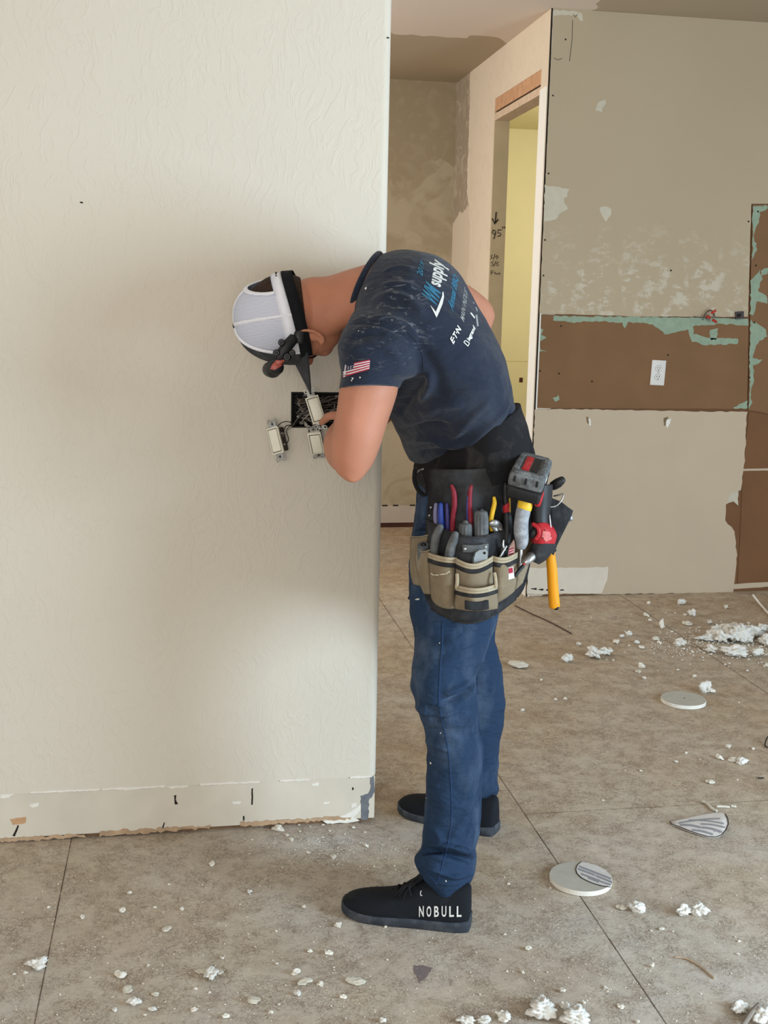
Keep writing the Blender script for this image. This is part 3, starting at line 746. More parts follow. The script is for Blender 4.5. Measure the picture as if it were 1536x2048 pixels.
# drape folds running with the cloth
def folds(me, lines, width, depth):
    """raised / sunk creases along pixel polylines laid over the cloth"""
    bvt = bvh_of(me); n = len(me.vertices)
    co = np.empty(n*3); me.vertices.foreach_get('co', co); co = co.reshape(-1, 3)
    no = np.empty(n*3); me.vertices.foreach_get('normal', no); no = no.reshape(-1, 3)
    tot = np.zeros(n)
    for pl, w, dp in lines:
        P = [cast(bvt, *p, 0) for p in pl]; P = [p for p in P if p is not None]
        if len(P) < 2: continue
        P = np.array([tuple(p) for p in crs(P, 4)]); m = len(P)-1
        sel = np.where(np.all((co > P.min(0)-3*w) & (co < P.max(0)+3*w), axis=1))[0]
        if not len(sel): continue
        q = co[sel]; best = np.full(len(sel), 9.); bt = np.zeros(len(sel))
        for i in range(m):
            ab = P[i+1]-P[i]; l2 = ab@ab
            if l2 < 1e-12: continue
            t = np.clip(((q-P[i])@ab)/l2, 0, 1); d = np.linalg.norm(q-(P[i]+t[:, None]*ab), axis=1)
            k = d < best; best[k] = d[k]; bt[k] = ((i+t)/m)[k]
        tot[sel] += 1.7*dp*np.exp(-(best/w)**2)*np.minimum(1, np.minimum(4*bt+.1, 4*(1-bt)+.1))
    co += no*tot[:, None]; me.vertices.foreach_set('co', co.ravel()); me.update()
folds(sh_me, [
    ([(850, 752), (838, 775), (815, 800), (795, 830)], .011, -.011),
    ([(862, 745), (855, 775), (840, 805)], .010, .006),
    ([(735, 640), (775, 638), (815, 655), (840, 685)], .008, .005),
    ([(745, 600), (790, 590), (825, 605), (850, 635)], .009, .005),
    ([(760, 575), (800, 568), (840, 580)], .008, .004),
    ([(700, 650), (740, 645), (790, 660), (830, 690)], .006, -.004),
    ([(765, 545), (800, 535), (830, 540)], .007, .003),
    ([(700, 700), (740, 690), (780, 700), (800, 730)], .008, .004),
    ([(810, 880), (860, 876), (900, 890), (950, 880)], .009, .008),
    ([(815, 905), (870, 902), (920, 905), (970, 885)], .008, -.006),
    ([(800, 862), (850, 850), (900, 850)], .008, -.006),
    ([(930, 900), (960, 870), (1000, 830), (1020, 800)], .008, .005),
    ([(900, 880), (940, 840), (985, 790)], .009, .004),
    ([(985, 870), (1005, 845), (1022, 815)], .006, -.004),
    ([(970, 880), (995, 850), (1015, 820)], .006, .004),
    ([(840, 830), (880, 810), (930, 810)], .012, .004),
    ([(690, 745), (740, 733), (790, 748)], .005, -.0025),
    ([(700, 680), (735, 668), (770, 668)], .007, -.004),
    ([(835, 690), (870, 740), (880, 800)], .014, -.004),
    ], 0, 0)
sh_me.update()
shirt = mesh_obj('shirt', sh_me, M_SHIRT, person, label='dark navy short sleeved t-shirt with printed back')
bv_sh = bvh_of(sh_me)
# collar ribbing: a band round the neck opening
def ring_band(spec, n, r, flat):
    c, s, nn = rspec(*spec); P = [c+s*math.cos(2*math.pi*i/n)+nn*math.sin(2*math.pi*i/n) for i in range(n+1)]
    return tube_vf(P, r, 8, flat, round_ends=False)
obj('collar', *ring_band(((709, 624), (762, 508), 2.67, 2.63, (721, 562), 2.548), 40, .0075, .6), M_SHIRT, shirt, True)
obj('shoulder_seam', *drape_tube(bv_sh, [(706, 642), (726, 637), (760, 638), (800, 648), (832, 680), (846, 715), (848, 745)], .0013), M_SHIRT, shirt)
obj('sleeve_hem_stitch', *drape_tube(bv_sh, [(684, 752), (720, 742), (760, 741), (806, 752)], .0010), M_SHIRT, shirt)
obj('collar_seam', *drape_tube(bv_sh, [(716, 592), (711, 612), (710, 634)], .0013), M_SHIRT, shirt)
obj('button_speck', *sph_vf(cast(bv_sh, 732, 577, .001), (.003, 0, 0), (0, .002, 0), (0, 0, .003), 8, 6), M_WPRINT, shirt, label='white paint speck')
Z = lambda x, y: (780+x/6.98, 500+y/6.98)
def lettering(s, q, material, name='lettering', shear=.25, bold=.01, cuts=1, bvh=None, parent=None, off=.0016):
    fn = quadmap(*q); v, f = drape_poly(bvh or bv_sh, text_vf(s, shear, bold, cuts), off, fn)
    if v: return obj(name, v, f, material, parent or shirt)
lettering('2019', (Z(455, 372), Z(478, 185), Z(425, 130), Z(362, 340)), M_TPRINT, 'teal_year_print', .25, .03)
lettering('WM', (Z(655, 812), Z(715, 600), Z(500, 430), Z(440, 610)), M_TPRINT, 'teal_logo_print', .0, .03)
lettering('supply', (Z(765, 545), Z(835, 215), Z(560, 95), Z(515, 455)), M_WPRINT, 'white_logo_print', .1, .03)
lettering('Annual BBQ', (Z(895, 890), Z(965, 400), Z(885, 320), Z(805, 750)), M_TPRINT, 'teal_event_print', .25, .03)
lettering('E•T•N' if False else 'E\u00b7T\u00b7N', (Z(885, 1320), Z(1000, 1105), Z(945, 1045), Z(835, 1245)), M_WPRINT, 'white_sponsor_print', .1, .04)
lettering('MAIN INDUS', (Z(1035, 1010), Z(1085, 600), Z(1040, 510), Z(980, 950)), M_GPRINT, 'grey_sponsor_print')
lettering('legrand', (Z(1125, 1290), Z(1205, 1110), Z(1160, 1045), Z(1070, 1235)), M_WPRINT, 'white_sponsor_print', .0, .04)
def dpoly(pts, material, name, sub=3, bvh=None, parent=None, off=.0016):
    v, f = drape_poly(bvh or bv_sh, poly_tris(pts, sub), off); 
    if v: return obj(name, v, f, material, parent or shirt)
dpoly([Z(560, 765), Z(640, 862), Z(690, 740), Z(728, 640), Z(732, 580), Z(748, 590), Z(755, 650), Z(735, 750), Z(690, 860), Z(650, 945)], M_WPRINT, 'white_swoosh_print')
for a, b in (((1030, 1285), (1052, 1262)), ((1052, 1262), (1110, 1300)), ((1110, 1300), (1088, 1342)), ((1088, 1342), (1030, 1285))):
    dx, dy = b[0]-a[0], b[1]-a[1]; l = math.hypot(dx, dy); nx, ny = -dy/l*6, dx/l*6
    dpoly([Z(a[0]-nx, a[1]-ny), Z(b[0]-nx, b[1]-ny), Z(b[0]+nx, b[1]+ny), Z(a[0]+nx, a[1]+ny)], M_WPRINT, 'white_square_print', 1)
dpoly([Z(1118, 880), Z(1135, 870), Z(1190, 940), Z(1180, 958)], M_WPRINT, 'white_mark_print', 2)
dpoly([Z(1195, 905), Z(1218, 900), Z(1238, 1060), Z(1215, 1070)], M_GPRINT, 'grey_bar_print', 2)
dpoly([Z(1192, 800), Z(1205, 790), Z(1225, 850), Z(1215, 862)], M_GPRINT, 'grey_mark_print', 1)
dpoly([Z(1155, 730), Z(1165, 725), Z(1180, 750), Z(1170, 755)], M_GPRINT, 'grey_mark_print', 1)
# flag on the left sleeve
FQ = quadmap((685, 755), (739, 739), (740, 719), (688, 729))
def fq(a, b, c, d): return [FQ(p) for p in ((a, c), (b, c), (b, d), (a, d))]
M_RED = mat('flag_red', (166, 44, 66), .85, .08, 80, 0); M_FW = mat('flag_white', (222, 214, 214), .85, .05, 80, 0)
flag = dpoly(fq(0, 1, 0, 1), M_FW, 'flag_print', 4, off=.0014); flag['label'] = 'red and white striped flag print'
for i in range(5):
    c = 1-2*i/9; dpoly(fq(.0 if i > 2 else .38, 1, c-1/9, c), M_RED, 'flag_stripe', 3, parent=flag, off=.0020)
dpoly(fq(0, .40, .45, 1), mat('flag_canton_navy', (40, 44, 66), .85), 'flag_canton', 2, parent=flag, off=.0018)
for i in range(9): 
    u, v_ = .06+.1*(i % 4), .55+.14*(i//4); dpoly(fq(u, u+.04, v_, v_+.07), M_FW, 'flag_star', 1, parent=flag, off=.0024)
for x, y, r in ((705, 757, 2), (720, 755, 1.6), (703, 761, 1.4), (784, 640, 1), (717, 662, 1)):
    dpoly([(x-r, y-r), (x+r, y-r*.8), (x+r*.6, y+r), (x-r*.4, y+r*1.2)], M_WPRINT, 'paint_speck', 1)

# ---- jeans
def jd(t, v, p):
    return .004*nz(p.x*11+2, p.y*11, p.z*24)+.003*nz(p.x*24, p.y*24, p.z*44)
pel = loft_spec([
    ((836, 930), (1052, 880), 2.76, 2.60, None, 2.49), ((834, 1000), (1062, 960), 2.76, 2.60, None, 2.46),
    ((826, 1060), (1060, 1040), 2.74, 2.62, None, 2.44), ((820, 1130), (1044, 1120), 2.70, 2.62, None, 2.44),
    ((821, 1190), (1010, 1190), 2.68, 2.60, None, 2.47), ((850, 1240), (985, 1240), 2.66, 2.60, None, 2.52)], 6, 64, jd, .9)
legL = loft_spec([
    ((828, 1060), (1020, 1060), 2.56, 2.54, None, 2.45), ((816, 1160), (1012, 1150), 2.53, 2.51, None, 2.425), ((820, 1215), (998, 1225), 2.50, 2.49, None, 2.40),
    ((826, 1255), (986, 1268), 2.48, 2.47, None, 2.39), ((828, 1303), (969, 1311), 2.46, 2.45, None, 2.375), ((822, 1343), (956, 1340), 2.44, 2.44, None, 2.365),
    ((821, 1376), (951, 1370), 2.43, 2.43, None, 2.358), ((831, 1411), (953, 1405), 2.42, 2.43, None, 2.355), ((843, 1440), (957, 1436), 2.42, 2.43, None, 2.36),
    ((850, 1478), (963, 1478), 2.43, 2.43, None, 2.36), ((853, 1510), (966, 1505), 2.43, 2.43, None, 2.36), ((852, 1560), (966, 1556), 2.44, 2.44, None, 2.368),
    ((851, 1600), (964, 1600), 2.44, 2.44, None, 2.37), ((845, 1667), (960, 1655), 2.44, 2.44, None, 2.372), ((843, 1695), (953, 1690), 2.44, 2.44, None, 2.37),
    ((832, 1712), (953, 1712), 2.44, 2.44, None, 2.362), ((830, 1728), (952, 1730), 2.44, 2.44, (893, 1740), 2.356), ((838, 1742), (948, 1748), 2.44, 2.44, (893, 1768), 2.358),
    ((850, 1752), (944, 1760), 2.44, 2.44, (893, 1784), 2.362), ((866, 1758), (938, 1764), 2.44, 2.44, (893, 1797), 2.366)], 6, 56, jd)
legR = loft_spec([
    ((850, 1060), (1042, 1050), 2.76, 2.72, None, 2.66), ((862, 1150), (1030, 1150), 2.78, 2.76, None, 2.68), ((872, 1225), (996, 1235), 2.80, 2.80, None, 2.72),
    ((876, 1280), (989, 1276), 2.82, 2.82, None, 2.75), ((880, 1303), (996, 1303), 2.83, 2.83, None, 2.76), ((886, 1334), (1004, 1334), 2.84, 2.84, None, 2.77),
    ((890, 1375), (1009, 1375), 2.85, 2.85, None, 2.78), ((894, 1416), (1010, 1416), 2.86, 2.86, None, 2.79), ((898, 1447), (1006, 1447), 2.87, 2.87, None, 2.80),
    ((900, 1490), (1000, 1490), 2.88, 2.88, None, 2.81), ((902, 1529), (997, 1529), 2.88, 2.88, None, 2.82), ((904, 1550), (994, 1550), 2.89, 2.89, None, 2.82),
    ((898, 1568), (997, 1568), 2.89, 2.89, None, 2.815), ((896, 1585), (997, 1583), 2.89, 2.89, None, 2.815), ((900, 1598), (988, 1597), 2.89, 2.89, None, 2.82)], 6, 48, jd)
je_me = remesh([pel, legL, legR], .0044, 3, .5)
folds(je_me, [
    ([(826, 1400), (850, 1416), (880, 1420)], .008, -.010), ([(880, 1404), (915, 1396), (940, 1378), (952, 1355)], .009, -.012),
    ([(885, 1388), (915, 1380), (942, 1362)], .009, .006), ([(836, 1428), (860, 1434), (884, 1438)], .006, -.006),
    ([(832, 1412), (855, 1424), (885, 1428), (920, 1420)], .008, .006), ([(846, 1450), (870, 1462), (905, 1462)], .007, -.004),
    ([(824, 1330), (845, 1332)], .006, -.006), ([(852, 1480), (875, 1494), (900, 1500)], .008, .004),
    ([(842, 1706), (870, 1700), (910, 1712), (948, 1724)], .006, -.017), ([(846, 1696), (880, 1690), (920, 1700), (950, 1708)], .007, .011),
    ([(834, 1722), (870, 1736), (905, 1752), (946, 1742)], .006, .010), ([(950, 1590), (925, 1640), (900, 1680)], .009, .004),
    ([(958, 1600), (945, 1640), (925, 1680)], .007, -.004), ([(940, 1550), (930, 1600)], .01, .003),
    ([(905, 1240), (940, 1250), (975, 1250)], .012, .004), ([(960, 1300), (985, 1300)], .006, -.006), ([(962, 1320), (998, 1326)], .007, .006),
    ([(960, 1345), (1004, 1352)], .007, -.004), ([(955, 1290), (990, 1290)], .005, .005), ([(965, 1575), (994, 1558)], .006, -.007), ([(830, 1270), (870, 1282), (900, 1278)], .01, -.003),
    ([(880, 1440), (920, 1448), (950, 1440)], .008, .004), ([(900, 1460), (930, 1475), (958, 1470)], .007, -.003), ([(856, 1560), (880, 1575)], .008, .003),
    ([(848, 1640), (870, 1660), (885, 1690)], .008, .004),
    ], 0, 0)
je_me.update()
jeans = mesh_obj('jeans', je_me, M_JEAN, person, label='dusty blue jeans rolled at the ankle')
bv_je = bvh_of(je_me)
M_SEAM = mat('dark_denim_seam', (34, 58, 92), .9, .2, 200, .2)
obj('side_seam', *drape_tube(bv_je, [(886, 1244), (884, 1290), (880, 1340), (878, 1390), (878, 1412), (884, 1440), (893, 1480), (899, 1520), (902, 1570), (904, 1620), (901, 1660), (893, 1700), (885, 1730), (875, 1768)], .0016), M_SEAM, jeans, True)
obj('back_seam', *drape_tube(bv_je, [(955, 1345), (952, 1390), (957, 1440), (964, 1490), (966, 1560)], .0010), M_SEAM, jeans, True)
obj('cuff_edge', *drape_tube(bv_je, [(832, 1726), (850, 1742), (866, 1758), (876, 1772)], .0016), M_SEAM, jeans, True)
for x, y, r in ((861, 1526, 2), (892, 1762, 1.6), (879, 1286, 1.2), (881, 1466, 1.2), (852, 1596, 1)):
    dpoly([(x-r, y-r), (x+r*.6, y-r*.8), (x+r, y+r), (x-r*.4, y+r*1.2)], M_WPRINT, 'paint_speck', 1, bv_je, jeans)
# torn pocket corner showing white lining
obj('torn_pocket', *loft_vf([[W(x, y, 2.52-.01*i) for x, y in ((832-i*3, 1160+i*6), (846-i, 1168+i*6), (852, 1190), (834, 1196+i*2), (815+i, 1197+i))] for i in range(3)]), M_JEAN, jeans, True)
obj('pocket_lining', *sph_vf(W(838, 1198, 2.45), (.009, 0, .001), (0, .004, 0), (0, 0, .002), 10, 6), M_WPRINT, jeans)
obj('front_pocket', *loft_spec([((842, 990), (870, 985), 2.56, 2.52, None, 2.49), ((832, 1008), (872, 1005), 2.56, 2.52, None, 2.48), ((831, 1030), (868, 1030), 2.56, 2.52, None, 2.48), ((835, 1046), (862, 1050), 2.55, 2.52, None, 2.49)], 4, 24), M_JEAN, jeans, True)

# ---- shoes
def shoe(heel, toe, name_side, detail):
    heel = Vector((heel[0], heel[1], 0)); toe = Vector((toe[0], toe[1], 0)); L = (toe-heel).length
    f = (toe-heel).normalized(); s = Vector((0, 0, 1)).cross(f)      # s: towards his left
    def P(u, w, z): return heel+f*u*L+s*w+Vector((0, 0, z))
    st = [(0.0, .020, .060, .098), (.02, .029, .060, .102), (.10, .037, .052, .104), (.25, .040, .048, .104), (.36, .041, .040, .102), (.46, .043, .030, .086), (.56, .046, .026, .073),
          (.68, .049, .022, .062), (.80, .048, .018, .055), (.90, .040, .014, .049), (.97, .026, .010, .041), (1.0, .010, .008, .032)]
    us = crs([x[0] for x in st], 3); ws = crs([x[1] for x in st], 3); hs = crs([x[3] for x in st], 3)
    rings = []
    for u, w, h in zip(us, ws, hs):
        base = .017+.004*max(0, (u-.85)/.15)**2*2; r = []
        prof = [(0, 0), (.6, 0), (.95, 0), (1, .06), (1.01, .2), (1.0, .36), (.96, .52), (.87, .68), (.72, .82), (.52, .92), (.28, .98), (0, 1)]
        nar = .16*max(0, 1-u/.5)
        for a, b in prof+[(-a, b) for a, b in prof[-2:0:-1]]:
            r.append(P(u+.003*nz(u*8, a*2, b*2), a*w*(1-nar*b)+.004*(u-.5), base+(h-base)*b))
        rings.append(r)
    sh = obj('shoe', *loft_vf(rings), M_SHOE, person, True, label='black low top shoe on his %s foot' % name_side)
    n = 40; outl = []
    for i in range(n):
        a = 2*math.pi*i/n; u = .5-.5*math.cos(a); w = 0
        for q in range(len(us)-1):
            if us[q] <= u <= us[q+1]+1e-6: w = ws[q]+(ws[q+1]-ws[q])*(u-us[q])/max(1e-6, us[q+1]-us[q]); break
        outl.append((u*1.025-.012, math.copysign(w+.0035, math.sin(a)) if abs(math.sin(a)) > .05 else 0))
    lv = []
    for z, k in ((.0, .95), (.003, 1.0), (.016, 1.01), (.021, .985)):
        lv.append([P(u, w*k, z+(.008*max(0, (u-.8)/.2)**2)+.003*max(0, (.15-u)/.15)*(1 if z > .01 else 0)) for u, w in outl])
    obj('sole', *loft_vf(lv), M_SOLE, sh, True, label='dusty dark grey rubber sole')
    if detail:
        for k in range(6):
            u = .42+.045*k; h = .094-.0062*k-.0012*k*(k > 3)
            obj('lace', *tube_vf([P(u, .026, h-.018), P(u+.01, .012, h-.003), P(u+.012, 0, h+.002), P(u+.01, -.012, h-.003), P(u, -.026, h-.018)], .0026, 8, k=3), M_BLACK, sh, True)
        for q in ((.38, .012, .112, .47, .034, .088, .50, .038, .066), (.39, .006, .108, .50, .024, .088, .54, .034, .070), (.38, .0, .112, .46, .030, .098, .44, .040, .078), (.40, .01, .110, .52, .014, .084, .58, .03, .064)):
            obj('lace', *tube_vf([P(*q[0:3]), P(*q[3:6]), P(*q[6:9])], .0024, 8, k=5), M_BLACK, sh, True)
        obj('tongue', *tube_vf([P(.50, 0, .083), P(.42, 0, .098), P(.36, 0, .118), P(.335, 0, .132)], [.012, .018, .02, .017], 14, .35, (0, 0, 1), 4), M_SHOE, sh, True)
        obj('eyelet', *tube_vf([P(.36+.008*math.cos(a), .0405+.001, .088+.006*math.sin(a)) for a in [i*math.pi/6-2.2 for i in range(8)]], .0009, 6), M_WPRINT, sh)
    return sh, P
_h, _t = WZ(939, 1852), WZ(688, 1819); shoeL, PS = shoe((_h.x, _h.y), (_t.x, _t.y), 'left', True)
shoeR, _ = shoe((.828, 2.83), (.60, 3.005), 'right', False)
def bvh_obj(o): return bvh_of(o.data)
bsh = bvh_obj(shoeL)
for i, ch in enumerate('NOBULL'):
    x0 = 838+15.1*i
    vf = text_vf(ch, 0, .02, 1); q = ((x0, 1834), (x0+9.5, 1833.6), (x0+9.5, 1812), (x0, 1812.5))
    v, f = drape_poly(bsh, vf, .0015, quadmap(*q))
    if v: obj('white_letter', v, f, M_WPRINT, shoeL)

# ---- cap
RC = W(586, 638, 2.70)                                      # centre of the cap rim
rimpx = lambda p: None
CU = HU
def cap_pt(a, b, s=1.0):
    """a: angle round the rim (0 = forehead), b: 0 rim .. 1 crown"""
    h = math.sin(b*math.pi/2); r = math.cos(b*math.pi/2)**.80
    fr = .108-.004*h; lr = .090
    c = RC+CU*(.134*h**1.0)*s
    rim = CU*((.004*math.cos(2*a)-.010*math.cos(a))*(1-b))
    return c+(HF*math.cos(a)*fr+HL*math.sin(a)*lr)*r*s+rim
NA, NB = 96, 32
def to_px(P):
    v = P-O; d = v.dot(F); return 768+FPX*v.dot(R)/d, 1024-FPX*v.dot(U)/d
def inpoly(x, y, poly):
    c = False; n = len(poly)
    for i in range(n):
        (x1, y1), (x2, y2) = poly[i], poly[i-1]
        if (y1 > y) != (y2 > y) and x < (x2-x1)*(y-y1)/(y2-y1)+x1: c = not c
    return c
capv = [cap_pt(2*math.pi*i/NA, j/NB) for j in range(NB) for i in range(NA)]; capv.append(cap_pt(0, 1))
fm, fd = [], []
for j in range(NB):
    for i in range(NA):
        q = (j*NA+i, j*NA+(i+1) % NA, (j+1)*NA+(i+1) % NA, (j+1)*NA+i) if j < NB-1 else (j*NA+i, j*NA+(i+1) % NA, NB*NA)
        a = 2*math.pi*(i+.5)/NA; aa = min(a, 2*math.pi-a)       # distance from the forehead
        bk = abs(aa-math.pi)/.62; bb = (j+.5)/NB
        if bb > .12 and bk**2+((bb-.12)/.34)**2 < 1: continue   # opening above the snap strap
        (fd if aa < math.pi/2.9 else fm).append(q)
cap = obj('cap', capv, fm, M_MESH, person, True, label='white mesh trucker cap with charcoal front')
cap.modifiers.new('s', 'SOLIDIFY').thickness = .0016
cf = obj('front_panel', capv, fd, M_CAPD, cap, True, label='charcoal cloth front panel'); cf.modifiers.new('s', 'SOLIDIFY').thickness = .003
for a in (math.pi/2.9, 2*math.pi-math.pi/2.9, math.pi*.62, math.pi*1.38):
    obj('panel_seam', *tube_vf([cap_pt(a, k/20, 1.006) for k in range(21)], .0045, 8, .35, HL), M_CAPW, cap, True)
obj('panel_seam', *tube_vf([cap_pt(math.pi, .46+.54*k/12, 1.006) for k in range(13)], .0045, 8, .35, HF), M_CAPW, cap, True)
obj('crown_button', *sph_vf(cap_pt(0, 1, 1.01), HF*.007, HL*.007, HU*.004, 12, 8), M_CAPD, cap, True)
arch = [cap_pt(math.pi+.64*math.cos(t), .12+.35*math.sin(t), 1.008) for t in [math.pi*k/24 for k in range(25)]]
obj('opening_trim', *tube_vf(arch, .006, 8, .35), M_CAPW, cap, True)
def band_vf(a0, a1, b0, b1, s, n=40, th=.002):
    v = []; f = []
    for k in range(n+1):
        a = a0+(a1-a0)*k/n; v += [cap_pt(a, b0, s), cap_pt(a, b1, s), cap_pt(a, b1, s+th*8), cap_pt(a, b0, s+th*8)]
    for k in range(n):
        for e in range(4): f.append((4*k+e, 4*k+(e+1) % 4, 4*k+4+(e+1) % 4, 4*k+4+e))
    return v, f
sn = obj('snap_strap', *band_vf(math.pi-.75, math.pi+.75, .0, .11, 1.004), M_CAPW, cap, True, label='white plastic snap strap')
for k in range(5): obj('strap_hole', *sph_vf(cap_pt(math.pi-.1+.12*k, .055, 1.022), HU*.0025, HL*.0025, HF*.0012, 8, 6), M_DARK, sn)
obj('sweat_band', *band_vf(math.pi/3, math.pi-.75, .0, .12, 1.003), M_CAPW, cap, True)
obj('sweat_band', *band_vf(math.pi+.75, 2*math.pi-math.pi/3, .0, .12, 1.003), M_CAPW, cap, True)
# brim: curved plate from the forehead
bv_ = []; n = 24; bf = []
for lay in (0, 1):
    for k in range(n+1):
        s = -1+2*k/n; a = s*1.15
        for m_ in range(7):
            e = m_/6; ext = .078*math.sqrt(max(0, 1-s*s*.92))*e
            p = cap_pt(a if a >= 0 else 2*math.pi+a, 0)+HF*ext-HU*(-.012*(1-s*s)+.026*e*(1-s*s)+.018*s*s)+HU*.003*lay
            bv_.append(p)
NN = (n+1)*7
for lay in (0, 1):
    for k in range(n):
        for m_ in range(6):
            a = lay*NN+k*7+m_; q = (a, a+7, a+8, a+1); bf.append(q if lay else q[::-1])
edge = [k*7+6 for k in range(n+1)]
for i in range(n): bf.append((edge[i], edge[i+1], edge[i+1]+NN, edge[i]+NN))
obj('brim', bv_, bf, M_CAPD, cap, True, label='curved charcoal brim')

# ---- headlamp worn round the cap
lamp = empty('headlamp', cap_pt(0, .2), 'black headlamp with red lens housing strapped round the white cap', 'headlamp')
obj('head_strap', *band_vf(.95, 2*math.pi-.95, -.125, .0, 1.02, 80), mat('black_elastic', (22, 23, 26), .9, .15, 60, .3, .2, bscale=400), lamp, True)
e0 = cap_pt(math.pi*.40, .02, 1.06); e1 = cap_pt(math.pi*.22, .10, 1.08); e2 = cap_pt(.22, .20, 1.06)
def near_vis(x, y, dY): return W(x, y, dY)
cb = bvh_obj(cap)
Ls = [W(594, 672, 2.615), W(580, 690, 2.600), W(565, 708, 2.595), W(552, 722, 2.60)]
obj('strap_buckle', *tube_vf([W(600, 660, 2.615), W(598, 684, 2.612)], [.013, .013], 12, .4, (0, 1, 0)), M_BLACKP, lamp, True)
br = obj('bracket_arm', *tube_vf([W(588, 676, 2.61), W(576, 690, 2.602), W(566, 704, 2.60), W(556, 716, 2.60)], [.012, .013, .013, .012], 14, .55, (0, 1, 0), 3), M_BLACKP, lamp, True)
for x, y, r in ((563, 685, 7), (553, 706, 7.5), (574, 714, 9), (584, 706, 7)):
    c = W(x, y, 2.597); d = (c-O).normalized(); rr = r/880
    obj('hinge_knob', *tube_vf([c+d*.010, c-d*.006], [rr, rr*.9], 16), M_BLACKP, br, True)
    obj('knob_ring', *tube_vf([c-d*.011+(R*math.cos(a)+U*math.sin(a))*rr*.55 for a in [2*math.pi*i/14 for i in range(15)]], .0009, 6, round_ends=False), mat('worn_grey_plastic', (90, 92, 96), .5), br)
lb = remesh([tube_vf([W(539, 739, 2.66), W(545, 738, 2.63), W(554, 734, 2.605)], [.017, .019, .017], 20, 1, None, 3), sph_vf(W(547, 741, 2.625), (.018, 0, .004), (0, .022, 0), (-.002, 0, .0165), 20, 12)], .0016, 3)
lampb = mesh_obj('lamp_body', lb, M_BLACKP, lamp, True)
bl_ = bvh_of(lb)
obj('red_housing_panel', *drape_poly(bl_, poly_tris([(540, 738), (545, 728), (556, 718), (572, 717), (574, 724), (560, 734), (548, 740)], 3), .0016), mat('red_lamp_plastic', (168, 82, 70), .4, .1, 60, 0, .5), lampb)
obj('side_lens', *tube_vf([W(571, 716, 2.60), W(556, 726, 2.598), W(546, 736, 2.602)], [.004, .0075, .006], 14, .5, (0, 1, 0), 3), mat('red_lamp_plastic', (168, 82, 70)), lampb, True)
obj('red_trim', *tube_vf([W(530, 733, 2.65), W(530, 742, 2.645), W(534, 750, 2.64)], .0025, 8, k=3), mat('red_trim', (190, 46, 32), .5), lampb, True)

# ============================================================ TOOL BELT AND TOOLS
T = lambda x, y: (800+x/4.042, 860+y/4.042)
def DP(px, k=0.0): return 2.405+(.10 if px < 945 else .055)*((px-945)/110)**2-k
M_TAN = dust_mat('tan_canvas', (128, 114, 92), (164, 152, 130), (.5, .8), 30, .9, (1, 1, 1), .5, 700)
M_TANL = dust_mat('pale_tan_webbing', (168, 154, 128), (200, 190, 168), (.5, .8), 40, .9, (1, 1, 1), .5, 900)
M_TRIMB = dust_mat('charcoal_webbing', (44, 43, 44), (90, 88, 86), (.5, .9), 40, .9, (1, 1, 1), .5, 900)
M_POUCH = dust_mat('worn_black_canvas', (36, 36, 38), (92, 94, 96), (.42, .85), 14, .9, (1, 1, 1), .4, 600)
M_STEEL = mat('worn_steel', (168, 168, 166), .35, .15, 80, .1, .5, .8)
M_GTOOL = dust_mat('dusty_grey_rubber', (82, 84, 84), (136, 138, 138), (.4, .8), 40, .75, (1, 1, 1), .3, 300)
M_REDT = dust_mat('dark_red_grip', (128, 34, 48), (150, 90, 90), (.5, .9), 60, .5)
M_REDP = dust_mat('bright_red_plastic', (176, 40, 46), (190, 130, 120), (.55, .85), 60, .45)
M_BLUE = mat('blue_grip', (34, 62, 150), .45, .15, 60, .1, .4)
M_NAVYG = mat('navy_grip', (52, 50, 110), .5, .15, 60, .1, .4)
M_YELT = mat('yellow_grip', (226, 180, 34), .5, .12, 60, .1, .35)
M_HAM = dust_mat('amber_handle', (222, 146, 22), (150, 96, 36), (.52, .8), 30, .5, (1, 1, .4), .1, 100)

belt = empty('tool_belt', W(945, 1000, 2.44), 'black padded tool belt with a tan multi pocket pouch on his left hip', 'tool belt')
def panel(name, rows, material, parent=belt, k=0.0, nu=24, kv=4, th=.0035, smooth=True, power=.7, **kw):
    """cloth panel: rows of (xl, yl, xr, yr, sag, bulge) in photograph pixels wrapped round the hip"""
    R_ = []
    for i in range(6): R_.append(crs([float(r[i]) for r in rows], kv))
    g = []
    for j in range(len(R_[0])):
        xl, yl, xr, yr, sag, bl = (R_[i][j] for i in range(6)); row = []
        for i in range(nu+1):
            t = i/nu; x = xl+(xr-xl)*t; y = yl+(yr-yl)*t+sag*math.sin(math.pi*t)
            wv = .0012*nz(x*.11, y*.06, k*50)
            row.append(W(x, y, DP(x, k)-bl*max(0, math.sin(math.pi*t))**power-wv))
        g.append(row)
    v = [p for r in g for p in r]; n = nu+1
    f = [(j*n+i, j*n+i+1, (j+1)*n+i+1, (j+1)*n+i) for j in range(len(g)-1) for i in range(nu)]
    o = obj(name, v, f, material, parent, smooth, **kw); m_ = o.modifiers.new('s', 'SOLIDIFY'); m_.thickness = th; m_.offset = 0
    return o, g
def edge_tube(name, pts, r, material, parent, **k): return obj(name, *tube_vf(pts, r, 8, round_ends=True), material, parent, True, **k)
